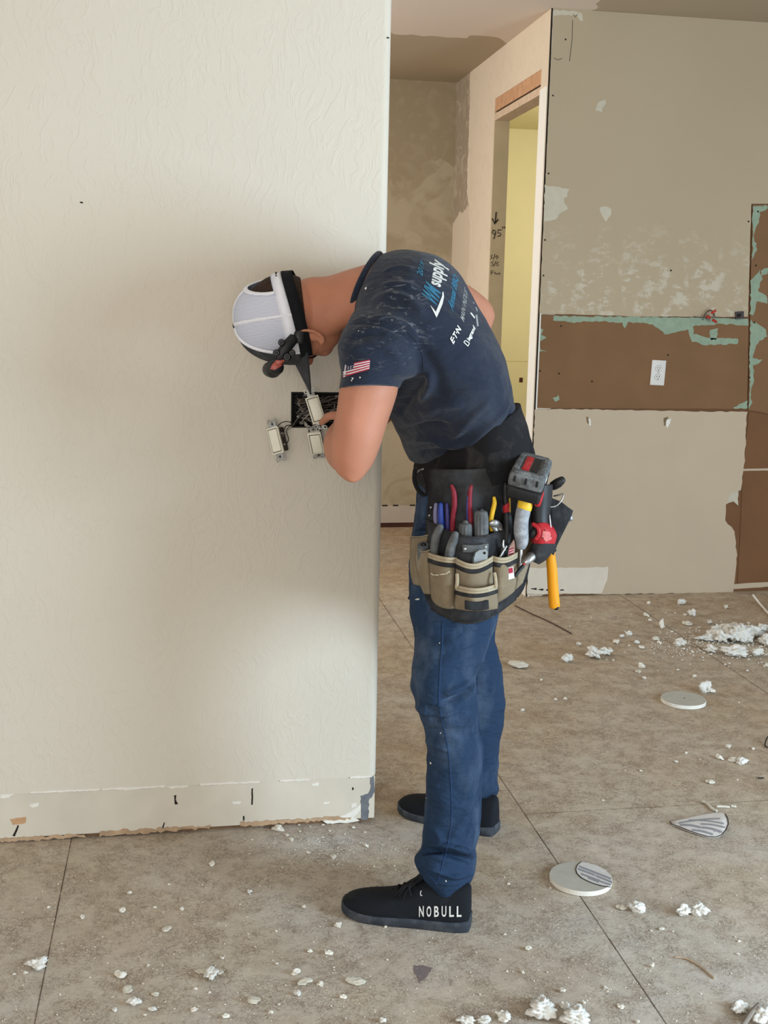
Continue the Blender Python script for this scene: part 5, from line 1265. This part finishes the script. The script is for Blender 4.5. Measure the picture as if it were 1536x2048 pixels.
# ============================================================ THINGS ON THE KITCHEN WALL
out = empty('wall_outlet', W(1316, 770, YR), 'white duplex outlet with cover plate on the brown torn board', 'outlet')
oc = W(1316, 745.5, YR-.0007); rt = Matrix.Translation(oc) @ Matrix.Rotation(.035, 4, 'Y')
M_OUT = mat('white_outlet_plastic', (214, 210, 202), .5, .04, 20, 0, .4)
pl_ = obj('cover_plate', *xf(bevel_box(.072, .007, .121, .0025, 2), rt), M_OUT, out, True)
for s in (1, -1):
    rc = obj('receptacle', *xf(tube_vf([(0, -.003, s*.0205), (0, -.0052, s*.0205)], .0165, 24, .88, (0, 0, 1), round_ends=False), rt), M_OUT, out)
    rg = [rt @ Vector((.0168*math.cos(a), -.0038, s*.0205+.0150*math.sin(a))) for a in [k*math.pi/12 for k in range(25)]]
    obj('receptacle_rim', *tube_vf(rg, .0007, 5, round_ends=False), mat('shadow_gap_grey', (120, 114, 100)), out)
    for q, hgt in ((-.006, .0075), (.006, .0095)): obj('slot', *xf(bevel_box(.0022, .001, hgt, .0002, 1), rt @ Matrix.Translation((q, -.0058, s*.0205+.003))), M_DARK, rc)
    obj('ground_hole', *xf(sph_vf((0, -.0056, s*.0205-.008), (.0028, 0, 0), (0, .0006, 0), (0, 0, .0028), 10, 6), rt), M_DARK, rc)
obj('plate_screw', *xf(sph_vf((0, -.004, 0), (.003, 0, 0), (0, .0012, 0), (0, 0, .003), 10, 6), rt), M_STEEL, out)
cb_ = empty('capped_cable', W(1420, 640, YR-.03), 'cluster of wires with red wire nuts sticking out above the brown band', 'cable')
for pts in ([(1388, 633), (1405, 634), (1418, 630)], [(1405, 640), (1412, 625), (1424, 622), (1430, 634)], [(1410, 634), (1418, 620), (1428, 626), (1420, 638)], [(1412, 628), (1422, 634), (1436, 636)], [(1408, 632), (1416, 640), (1430, 628)]):
    obj('bare_wire', *tube_vf([W(x, y, YR-.012-.012*i) for i, (x, y) in enumerate(pts)], .0018, 6, k=4), WM_[0 if pts[0][0] != 1405 else 1], cb_, True)
for a, b in (((1424, 626), (1431, 621)), ((1426, 640), (1433, 644)), ((1414, 633), (1421, 636))):
    obj('wire_nut', *tube_vf([W(*a, YR-.045), W(*b, YR-.052)], [.007, .0055], 12), mat('red_wire_nut', (170, 52, 38), .5), cb_, True)
eb2 = empty('small_junction_box', W(1477, 638, YR), 'small dark junction box at the right end of the brown band', 'electrical box')
flatsolid('box_body', [(1470, 624), (1485, 623), (1485, 637), (1471, 638)], YR, .012, mat('dark_grey_box', (70, 62, 64), .7), eb2)
flatsolid('box_hole', [(1474, 628), (1482, 627), (1481, 634), (1474, 635)], YR-.0121, .0006, M_DARK, eb2, .0001)

# ============================================================ THINGS ON THE FLOOR
M_CRUMB = mat('white_gypsum_crumb', (220, 214, 200), .9, .07, 90, .4, .15, bscale=300)
M_CREAM = mat('cream_drywall_chip', (206, 200, 184), .85, .07, 60, .3, .15)
M_FLUFF = mat('white_fluffy_insulation', (222, 219, 210), .95, .06, 70, .8, .1, bscale=160)
def chunk(seed, flat=.55, rough=.5, sub=2, mode='crumb'):
    rn = random.Random(seed); bm = bmesh.new(); bmesh.ops.create_icosphere(bm, subdivisions=sub, radius=1)
    ox = rn.uniform(0, 50)
    for v in bm.verts:
        n = noise.noise(v.co*1.1+Vector((ox, 0, 0)))*rough+noise.noise(v.co*2.7+Vector((0, ox, 0)))*rough*.6+((noise.noise(v.co*6+Vector((0, 0, ox)))*rough*.42+noise.noise(v.co*14+Vector((0, 0, ox)))*rough*.20) if sub > 2 else 0)
        v.co *= 1+n
        v.co.z *= flat
    zm = min(v.co.z for v in bm.verts)
    for v in bm.verts: v.co.z -= zm*.9
    me = bpy.data.meshes.new('chunk'); bm.to_mesh(me); bm.free(); return me
CR = [chunk(i, .5+.08*(i % 3), .85) for i in range(8)]
FL = [chunk(50+i, .66, .85, 4) for i in range(6)]
CHP = [chunk(80+i, .16, .6) for i in range(4)]
for me in CR: me.materials.append(M_CRUMB)
for me in FL:
    me.materials.append(M_FLUFF)
    for p in me.polygons: p.use_smooth = True
for me in CHP: me.materials.append(M_CREAM)
rnd = random.Random(3)
def piece(name, px, py, w, kind, label, group=None, cat='debris', tall=1.0, sx=1.0):
    p = WZ(px, py, 0); d = (p-O).dot(F); r = w*d/FPX/2
    me = rnd.choice({'c': CR, 'f': FL, 'p': CHP}[kind])
    o = bpy.data.objects.new(name, me); col.objects.link(o); o.location = (p.x, p.y, 0)
    o.scale = (r*sx, r*.9, r*tall); o.rotation_euler = (0, 0, rnd.uniform(-.6, .6) if sx != 1 else rnd.uniform(0, 6.28))
    return tag(o, label, cat, group)
BIG = [
 (75, 1936, 30, 'f', 'ragged white foam crumb beside the dark joint at lower left', .8, 1.1), (424, 1730, 13, 'c', 'white crumb alone on the brown floor in front of the wall', 1, 1),
 (245, 1824, 14, 'c', 'knobbly cream crumb halfway between the wall and the lower left corner', 1, 1), (333, 1859, 20, 'p', 'thin curved chip on the floor left of centre', 1.4, 1),
 (421, 1957, 26, 'f', 'largest white star shaped crumb in the left foreground', .9, 1), (404, 1945, 20, 'p', 'thin curl touching the star shaped crumb', 1.5, 1.2), (440, 1945, 16, 'p', 'flat chip right of the star shaped crumb', 1, 1),
 (508, 2003, 26, 'p', 'broad broken white chip cluster below centre of the left foreground', 2, 1), (592, 1947, 18, 'c', 'pale crumb below the toe of the shoe', .9, 1), (609, 1966, 24, 'p', 'long flat cream sliver in the foreground', 1.8, 1.2),
 (641, 1969, 14, 'c', 'small pointed crumb right of the long sliver', .9, 1), (711, 1965, 28, 'p', 'two lobed white sliver below the black shoe', 1.8, 1.3), (676, 1852, 14, 'c', 'greyish crumb just left of the shoe sole', 1, 1),
 (619, 1903, 11, 'c', 'egg shaped crumb between the shoe and the lower edge', .9, 1), (657, 1907, 14, 'c', 'broken crumb right of the egg shaped one', .8, 1), (667, 1715, 14, 'p', 'bright white chip on the floor in front of the wall end', 3, 1),
 (556, 1659, 22, 'c', 'cream plaster lump leaning on the foot of the wall', .9, 1), (583, 1682, 9, 'c', 'small round crumb under the foot of the wall', 1.1, 1), (732, 1693, 10, 'c', 'rounded crumb between wall corner and shoe', .9, 1),
 (243, 1953, 20, 'c', 'two lobed white crumb left of the star shaped one', .9, 1), (255, 1982, 24, 'p', 'flat white flake under the two lobed crumb', 2, 1), (268, 2010, 20, 'f', 'round white crumb lowest on the left', .8, 1), (310, 1990, 16, 'p', 'small winged flake in the left foreground', 2, 1),
 (1364, 1209, 13, 'f', 'cube like white crumb near the foot of the kitchen wall', 1.1, 1), (1297, 1207, 8, 'c', 'tiny upright crumb near the foot of the kitchen wall', 1.2, 1), (1452, 1217, 9, 'c', 'lone round crumb near the right foot of the kitchen wall', 1.1, 1),
 (1383, 1232, 13, 'f', 'forked white crumb in front of the kitchen wall', 1.2, 1), (1323, 1256, 11, 'c', 'tall bluish white shard standing on the far joint', 2.4, 1), (1375, 1250, 18, 'p', 'flat broken flakes in front of the kitchen wall', 3, 1),
 (1232, 1286, 13, 'c', 'faceted crumb left of the far joint', .9, 1), (1311, 1280, 15, 'p', 'oval cream chip on the far floor', 3, 1), (1359, 1291, 18, 'f', 'jagged white crumb on the far joint', 1, 1), (1284, 1297, 10, 'c', 'brownish crumb left of the oval chip', 1.1, 1),
 (1134, 1324, 17, 'f', 'horned white crumb nearest the jeans', 1.1, 1), (1190, 1316, 28, 'f', 'large crumbly white lump in the middle of the far floor', .95, 1), (1212, 1310, 20, 'f', 'white lump touching the large crumbly one', .9, 1),
 (1283, 1336, 13, 'c', 'peaked white crumb above the far round disc', 1.2, 1), (1276, 1345, 12, 'p', 'flat chip below the peaked crumb', 3, 1), (1036, 1334, 32, 'p', 'flat cream paper scrap beside the far leg', 2.4, 1.1), (1130, 1212 + 1398 - 1212, 7, 'c', 'tiny round crumb in the open floor', 1, 1),
 (1412, 1388, 22, 'f', 'upright white chunk behind the far round disc', 1.5, .9), (1422, 1384, 12, 'c', 'yellowish crumb attached to the upright chunk', 1, 1), (1424, 1305, 20, 'f', 'white tuft left of the insulation pile', .9, 1), (1467, 1312, 34, 'f', 'wide white clump below the insulation pile', .7, 1.2),
 (1516, 1312, 22, 'f', 'rounded tuft right of the wide clump', .9, 1), (1464, 1268, 34, 'f', 'long loose tuft above the insulation pile', .6, 1.2), (1532, 1334, 12, 'c', 'white crumb at the right edge below the pile', .9, 1), (1412, 1281, 26, 'f', 'thin tail of white fluff left of the pile', .5, 1.3),
 (1456, 1497, 11, 'c', 'greenish white crumb at right', 1, 1), (1438, 1518, 15, 'c', 'solid cream crumb below the greenish one', .9, 1), (1466, 1522, 18, 'c', 'left half of a split white crumb at right', .9, 1), (1482, 1527, 16, 'f', 'right half of a split white crumb at right', .9, 1),
 (1506, 1499, 7, 'c', 'tiny white crumb near the right edge', 1, 1), (1421, 1566, 14, 'p', 'small oval cream chip above the curled shard', 3, 1.2), (1352, 1525, 8, 'c', 'tiny pointed crumb above the curled shard', 1, 1),
 (1270, 1822, 26, 'f', 'ragged white crumb right of the near disc', .9, 1), (1244, 1817, 17, 'p', 'pinkish flat pebble between near disc and ragged crumb', 3, 1.2), (1366, 1830, 24, 'f', 'left part of the long white lump at lower right', .9, 1.1), (1396, 1828, 26, 'f', 'cream right part of the long white lump at lower right', 1.0, 1),
 (1323, 1859, 9, 'p', 'thin pale sliver below the ragged crumb', 3, 1.5), (1056, 1900, 13, 'p', 'narrow white flake in the right foreground', 4, 1), (1305, 1935, 9, 'c', 'tiny upright flake left of the thin stick', 1.4, 1), (1126, 1984, 12, 'c', 'cream crumb above the large fluffy lumps', .8, 1),
 (1210, 1977, 9, 'c', 'grey crumb in the right foreground', .9, 1), (1242, 2014, 13, 'c', 'rough crumb right of the large fluffy lumps', .9, 1), (1475, 1909, 8, 'c', 'tiny cream crumb right of the thin stick', .8, 1),
 (1084, 2030, 52, 'f', 'large fluffy white insulation lump at the lower edge', .8, 1), (1152, 2046, 50, 'f', 'second fluffy white insulation lump right of the largest', .8, 1), (1076, 2010, 26, 'f', 'upper tip of fluffy insulation above the largest lump', .8, 1), (1130, 2016, 18, 'f', 'small tuft bridging the two large lumps', .8, 1),
 (1007, 2038, 28, 'f', 'white tuft at the lower edge left of the large lumps', .8, 1), (930, 2044, 26, 'f', 'flat fluffy tuft furthest left at the lower edge', .6, 1.2), (966, 2046, 22, 'f', 'small fluffy tuft beside the flat one', .7, 1), (1478, 2022, 30, 'f', 'feathery white tuft at the lower right corner', .6, 1.1), (1524, 2040, 36, 'f', 'bright white tuft under the grey stick at the corner', .7, 1.1),
]
for px, py, w, kd, lab, tall, sx in BIG:
    piece({'c': 'plaster_crumb', 'f': 'insulation_tuft', 'p': 'drywall_chip'}[kd], px, py, w, kd, lab, None, {'c': 'crumb', 'f': 'insulation', 'p': 'chip'}[kd], tall, sx)
SM = [(258, 1787, 9), (164, 1837, 10), (97, 1815, 7), (363, 1820, 9), (499, 1786, 9), (497, 1869, 5), (552, 1863, 5), (608, 1815, 8), (445, 1917, 7), (554, 1929, 6), (686, 1995, 12), (391, 1978, 8), (419, 1985, 6), (388, 2020, 13), (450, 2034, 13), (594, 1990, 12), (229, 2022, 9),
 (306, 2022, 12), (51, 1946, 8), (29, 1949, 6), (297, 1932, 7), (765, 2044, 12), (349, 2018, 4), (542, 2025, 10), (557, 2010, 6), (290, 2032, 8), (552, 1750, 3), (775, 1920, 5), (225, 1995, 5), (338, 1770, 5), (310, 1815, 6), (205, 1875, 4), (450, 2010, 5), (120, 1990, 4), (500, 1790, 4), (180, 1955, 4), (640, 1855, 4), (668, 1935, 4)]
WB = [(575, 1672, 8), (617, 1707, 8), (706, 1656, 8), (730, 1666, 6), (505, 1680, 5), (565, 1736, 4), (748, 1733, 4), (500, 1708, 4), (646, 1676, 5), (636, 1679, 4), (764, 1690, 4), (720, 1734, 3), (789, 1732, 4), (771, 1855, 6), (480, 1810, 4), (600, 1664, 5), (660, 1662, 5), (690, 1668, 4), (590, 1700, 4), (618, 1690, 4), (646, 1650, 6), (598, 1650, 5), (620, 1653, 4), (790, 1700, 4), (700, 1700, 3), (675, 1730, 3)]
FR = [(1371, 1231, 8), (1350, 1227, 5), (1292, 1233, 12), (1344, 1265, 7), (1419, 1248, 10), (1398, 1257, 6), (1471, 1251, 14), (1482, 1251, 10), (1497, 1247, 8), (1502, 1255, 10), (1250, 1264, 5), (1257, 1271, 11), (1244, 1275, 9), (1318, 1287, 10), (1367, 1299, 7), (1384, 1303, 6), (1274, 1287, 10), (1158, 1291, 10), (1220, 1299, 9), (1213, 1320, 5), (1288, 1358, 9),
 (1111, 1399, 7), (1045, 1422, 8), (1478, 1406, 4), (1389, 1354, 8), (1140, 1253, 4), (1182, 1236, 3), (1331, 1227, 4), (1300, 1242, 8), (1426, 1255, 5), (1384, 1277, 5), (1258, 1292, 5), (1249, 1305, 4), (1355, 1340, 5), (1315, 1342, 3), (1082, 1361, 6), (1226, 1321, 5), (1430, 1260, 4), (1392, 1262, 4), (1262, 1230, 3), (1447, 1251, 6), (1520, 1250, 5), (1450, 1330, 5)]
NR = [(1372, 1507, 6), (1281, 1542, 5), (1206, 1601, 5), (1046, 1946, 7), (1101, 1776, 4), (1402, 1988, 4), (1478, 1884, 7), (1250, 1541, 4), (1371, 1580, 3), (1400, 1519, 3), (1475, 1560, 4), (1346, 1863, 4), (1303, 1862, 5), (1094, 1945, 5), (1014, 1943, 6), (1068, 1963, 4), (1166, 2007, 9), (1174, 2003, 5), (1275, 2045, 10), (1215, 1983, 5), (1305, 1918, 4), (1470, 1875, 5), (1017, 1768, 6), (1069, 1798, 4), (1010, 1870, 6), (1030, 1862, 4), (1376, 2026, 4), (960, 1990, 5), (1000, 1920, 4)]
LAND = [(b_[0], b_[1], b_[4]) for b_ in BIG]
short = lambda l: ' '.join(l.split(' ')[:5])
LM = [(75, 1936, 'crumb beside the lower left joint'), (424, 1730, 'lone crumb in front of the wall'), (245, 1824, 'knobbly cream crumb'), (333, 1859, 'thin curved chip'), (421, 1957, 'star shaped crumb'), (508, 2003, 'broken chip cluster'), (609, 1966, 'long cream sliver'),
      (711, 1965, 'two lobed sliver'), (676, 1852, 'greyish crumb by the shoe'), (619, 1903, 'egg shaped crumb'), (667, 1715, 'bright white chip'), (556, 1659, 'plaster lump at the wall foot'), (243, 1953, 'two lobed crumb'), (268, 2010, 'round crumb at lower left'), (810, 1840, 'near black shoe'), (745, 1640, 'wall corner'),
      (1364, 1209, 'cube like crumb'), (1383, 1232, 'forked crumb'), (1323, 1256, 'tall bluish shard'), (1375, 1250, 'flat broken flakes'), (1311, 1280, 'oval cream chip'), (1359, 1291, 'jagged crumb on the far joint'), (1190, 1316, 'large crumbly lump'), (1134, 1324, 'horned white crumb'), (1283, 1336, 'peaked white crumb'),
      (1367, 1397, 'far round disc'), (1464, 1268, 'long loose tuft'), (1467, 1312, 'wide white clump'), (1036, 1334, 'cream paper scrap'), (1438, 1518, 'solid cream crumb'), (1400, 1650, 'curled shard'), (1161, 1753, 'near printed disc'), (1270, 1822, 'ragged white crumb'), (1382, 1827, 'long white lump'), (1390, 1935, 'bent wood sliver'),
      (1056, 1900, 'narrow white flake'), (1126, 1984, 'cream crumb above the fluffy lumps'), (1118, 2035, 'large fluffy lumps'), (1478, 2022, 'feathery corner tuft'), (930, 2044, 'flat fluffy tuft')]
small = [(x, y, w, g_) for L_, g_ in ((SM, 'small crumbs scattered on the left foreground floor'), (WB, 'small crumbs between wall foot and shoe'), (FR, 'small crumbs on the far floor before the kitchen wall'), (NR, 'small crumbs on the right floor around the discs')) for x, y, w in L_]
cells = {}
for s_ in small:
    k = min(range(len(LM)), key=lambda i: math.dist(s_[:2], LM[i][:2])); dx, dy = s_[0]-LM[k][0], s_[1]-LM[k][1]
    side = ('right of' if dx > 0 else 'left of') if abs(dx) > abs(dy) else ('below' if dy > 0 else 'above'); cells.setdefault((k, side), []).append(s_)
ORD = ['nearest', 'second nearest', 'third nearest', 'fourth nearest', 'fifth nearest', 'sixth nearest', 'seventh nearest', 'eighth nearest', 'ninth nearest', 'tenth nearest']
for (k, side), L_ in cells.items():
    L_.sort(key=lambda q_: math.dist(q_[:2], LM[k][:2]))
    for i, (px, py, w, g_) in enumerate(L_):
        lb_ = 'tiny white crumb %s the %s' % (side, LM[k][2])+(', '+ORD[min(i, 9)]+'' if len(L_) > 1 else '')
        piece('plaster_crumb', px, py, w, 'c' if w < 9 or rnd.random() < .6 else 'f', lb_, g_, 'crumb', .9)
# the loose insulation pile at the right edge: countable tufts over one mat of fibres
N_ = ['leftmost', 'second', 'third', 'fourth', 'fifth', 'sixth', 'seventh', 'eighth', 'ninth', 'tenth', 'eleventh', 'twelfth', 'thirteenth', 'fourteenth', 'fifteenth', 'sixteenth', 'seventeenth', 'eighteenth', 'nineteenth', 'twentieth']
tf = sorted([(1425+a*150, 1272+rnd.uniform(-5, 12+22*a)) for a in [(i+rnd.random())/20 for i in range(20)]])
for i, (px, py) in enumerate(tf):
    piece('insulation_tuft', px, py, rnd.uniform(16, 34), 'f', 'leftmost white tuft of the insulation pile' if i == 0 else 'white tuft in the insulation pile, %s from its left end' % N_[i], 'tufts of the insulation pile at the right edge', 'insulation', rnd.uniform(.7, 1.3))
mb = MB(); rn = random.Random(11)
for i in range(520):
    q = rn.random(); cx = 1300+260*q; cy = 1290+rn.gauss(0, 12+8*q); p = WZ(cx, cy, .001); s = rn.uniform(.0012, .0042)*(0.6+q*.6); a = rn.uniform(0, 3.14)
    ux, uy = Vector((math.cos(a), math.sin(a), 0))*s*1.5, Vector((-math.sin(a), math.cos(a), 0))*s; mb.add(([p-ux-uy, p+ux-uy*.6, p+ux*.5+uy, p-ux*.7+uy, p+Vector((0, 0, s*1.2))], [(0, 1, 4), (1, 2, 4), (2, 3, 4), (3, 0, 4), (3, 2, 1, 0)]))
mb.build('insulation_crumbs', M_FLUFF, label='fine white insulation crumbs strewn round the pile on the far floor', cat='insulation', kind='stuff')
mb = MB()
for i in range(900):
    cx, cy = (rn.uniform(0, 1536), 1700+rn.random()**.7*345) if i % 3 else (rn.gauss(660, 90), 1675+abs(rn.gauss(0, 30)))
    if cx < 745 and cy < 1694-.0667*cx: cy = 1700-.0667*cx+rn.uniform(0, 40)
    p = WZ(cx, cy, .0004); s = rn.uniform(.0005, .0016); a = rn.uniform(0, 3.14)
    ux, uy = Vector((math.cos(a), math.sin(a), 0))*s*1.4, Vector((-math.sin(a), math.cos(a), 0))*s; mb.add(([p-ux-uy, p+ux-uy*.6, p+ux*.5+uy, p-ux*.7+uy, p+Vector((0, 0, s*1.2))], [(0, 1, 4), (1, 2, 4), (2, 3, 4), (3, 0, 4), (3, 2, 1, 0)]))
mb.build('plaster_grit', M_CRUMB, label='fine white plaster grit sprinkled over the near floor', cat='grit', kind='stuff')

# round drywall cut-outs
def disc(px, py, r, th, label, seed):
    c = WZ(px, py, th+.0008); c.z = .0008; rn = random.Random(seed); n = 56; rings = []
    for z, k in ((0, .985), (.001, 1), (th-.001, 1), (th, .99)):
        rings.append([c+Vector((r*k*(1+.012*nz(math.cos(a)*2, math.sin(a)*2, seed))*math.cos(a), r*k*(1+.012*nz(math.cos(a)*2, math.sin(a)*2, seed))*math.sin(a), z)) for a in [2*math.pi*j/n for j in range(n)]])
    t = empty('drywall_disc', c, label, 'drywall disc'); obj('gypsum_core', *loft_vf(rings), M_GYP, t, label='white gypsum edge')
    fc = obj('paper_face', *loft_vf([[p+Vector((0, 0, .0002)) for p in rings[-1]], [p+Vector((0, 0, .0007)) for p in rings[-1]]]), mat('grey_drywall_paper', (176, 172, 160), .85, .05, 40, .1), t)
    return t, fc, c.z+th+.0008
def flatpoly(name, pts, z, material, parent, th=.0003):
    P = [WZ(x, y, z) for x, y in pts]; v, f = slab_vf(P, (0, 0, 1), th); return obj(name, v, f, material, parent)
d1, f1, zt1 = disc(1161.5, 1753, .0765, .0125, 'round drywall cut out with a printed corner lying nearest on the floor', 1)
M_PRT = mat('grey_stencil_print', (142, 142, 146), .85, .1, 120, 0)
flatpoly('printed_paper', [(1162, 1724), (1176, 1726), (1196, 1732), (1212, 1741), (1222, 1751), (1226, 1762), (1222, 1772), (1204, 1771), (1184, 1765), (1165, 1756), (1155, 1747), (1152, 1738), (1156, 1729)], zt1, mat('pale_drywall_paper', (206, 202, 196), .85, .05, 60, 0), f1)
obj('black_cut_line', *tube_vf([WZ(x, y, zt1+.0004) for x, y in ((1163, 1723), (1155, 1730), (1152, 1739), (1155, 1748), (1165, 1757), (1184, 1766), (1204, 1772), (1221, 1774))], .0011, 6, k=4), M_INK, f1)
for i, (xa, ya, xb, yb, w) in enumerate([(1158, 1733, 1222, 1758, 2.4), (1156, 1738, 1190, 1751, 2.4), (1192, 1752, 1224, 1765, 2.4), (1162, 1748, 1200, 1762, 2.2), (1200, 1763, 1221, 1770, 2.0), (1176, 1756, 1198, 1765, 1.8)]):
    flatpoly('print_bar', [(xa, ya-w), (xb, yb-w), (xb, yb+w*.6), (xa, ya+w*.6)], zt1+.0004, M_PRT, f1)
d2, f2, zt2 = disc(1367, 1397, .080, .0135, 'plain round drywall cut out lying further back on the floor', 2)
obj('centre_hole', *sph_vf(WZ(1369, 1396, zt2), (.003, 0, 0), (0, .004, 0), (0, 0, .0006), 8, 6), M_DARK, f2)
# curled shard
sh = empty('drywall_shard', WZ(1400, 1668, 0), 'curled drywall shard with grey print and black outline', 'drywall shard')
def zs(x, y): return .004+.030*((x-1340)/117)**1.2*max(0, (1675-y)/50)
ol = [(1340, 1643), (1350, 1640), (1370, 1636), (1400, 1630), (1425, 1626), (1443, 1625), (1451, 1628), (1456, 1638), (1457, 1648), (1452, 1660), (1443, 1670), (1432, 1674), (1416, 1673), (1398, 1668), (1380, 1662), (1365, 1656), (1352, 1651), (1343, 1648)]
v, f = poly_tris(ol, 3); P = [WZ(x, y, zs(x, y)) for x, y in v]
so = obj('shard_board', P, f, mat('pale_drywall_paper', (206, 202, 196)), sh, True); m_ = so.modifiers.new('s', 'SOLIDIFY'); m_.thickness = .004; m_.offset = -1 if False else 1
if so.data.polygons[0].normal.z > 0: m_.offset = -1
obj('black_outline', *tube_vf([WZ(x, y, zs(x, y)+.0004) for x, y in ol[6:]+ol[:1]], .0011, 6), M_INK, so)
for xa, ya, xb, yb, w in ((1357, 1646, 1440, 1637, 1.6), (1360, 1650, 1402, 1655, 2.2), (1404, 1655, 1444, 1664, 2.2), (1378, 1640, 1448, 1647, 1.4), (1384, 1660, 1426, 1669, 2), (1402, 1648, 1450, 1655, 1.6), (1428, 1662, 1440, 1665, 1.5)):
    n_ = 6; top = [(xa+(xb-xa)*i/n_, ya+(yb-ya)*i/n_-w+2*math.sin(i/n_*3.14)*-1) for i in range(n_+1)]; bot = [(x, y+w*1.8) for x, y in top][::-1]
    vv, ff = poly_tris(top+bot, 0); obj('print_bar', [WZ(x, y, zs(x, y)+.0006) for x, y in vv], ff, M_PRT, so)
# sticks and cable ends
def stick(name, pts, r, material, label, cat, z=None):
    return obj(name, *tube_vf([WZ(x, y, r+.0003+(z[i] if z else 0)) for i, (x, y) in enumerate(pts)], r, 8, k=4), material, None, True, label, cat)
stick('thin_stick', [(1350, 1914), (1372, 1917), (1400, 1932), (1428, 1956)], .0022, mat('pale_wood_sliver', (178, 158, 132), .8, .1, 40), 'thin bent wood sliver on the floor at lower right', 'wood sliver')
stick('grey_stick', [(1484, 2054), (1496, 2036), (1506, 2022), (1518, 2010)], .0055, mat('weathered_stick', (132, 122, 110), .85, .15, 40), 'weathered grey stick lying on white fluff at the lower right corner', 'stick', [.004, .01, .012, .006])
stick('white_cable', [(1506, 1190), (1516, 1203), (1528, 1217), (1545, 1236)], .0050, M_PRIM, 'white cable end curving out of the right edge of the far floor', 'cable', [.03, .01, 0, 0])
stick('black_wire_loop', [(1540, 1468), (1533, 1478), (1530, 1490), (1535, 1495)], .0022, M_BLACKP, 'black wire bend at the right edge of the floor', 'wire', [.02, .012, 0, .004])
stick('paper_twist', [(1405, 1603), (1414, 1607), (1424, 1618), (1433, 1622)], .0042, M_CREAM, 'cream paper twist above the curled shard', 'paper scrap')
stick('paper_strip', [(1434, 1613), (1446, 1613), (1458, 1614)], .0035, M_CREAM, 'short cream paper strip right of the twist', 'paper scrap')
stick('paper_pellet', [(1463, 1612), (1471, 1613)], .0040, M_CREAM, 'cream paper pellet furthest right of the twist', 'paper scrap')
stick('dark_floor_seam', [(1030, 1211), (1060, 1226), (1100, 1244), (1143, 1267)], .0030, mat('dark_brown_seam', (86, 70, 62), .8), 'thin dark seam crack in the far floor left of the hammer', 'floor seam')  # crack along a floor seam, modelled as a thin dark tube
stick('dark_chip', [(1516, 1556), (1527, 1556)], .0022, M_TRIMB, 'small dark chip near the right edge of the floor', 'chip')
flatpoly('floor_stain', ragged([(828, 1930), (850, 1932), (864, 1936), (858, 1948), (846, 1960), (838, 1966), (834, 1950), (826, 1944)], 5, 1.6, 9), .0002, mat('grey_scuff', (120, 110, 108), .9, .1, 60), floor)

# ============================================================ FINISH
bpy.context.view_layer.update()
for o in list(scene.objects):
    if o.parent or o.type in ('CAMERA', 'LIGHT') or o.get('kind') == 'structure': continue
    if o.type == 'EMPTY': adopt(o)
    elif o.type == 'MESH' and o.location.length == 0:
        vs_ = [v.co for v in o.data.vertices]; lo = Vector([min(v[i] for v in vs_) for i in range(3)]); hi = Vector([max(v[i] for v in vs_) for i in range(3)])
        c = Vector(((lo.x+hi.x)/2, (lo.y+hi.y)/2, lo.z)); o.data.transform(Matrix.Translation(-c)); o.location = c
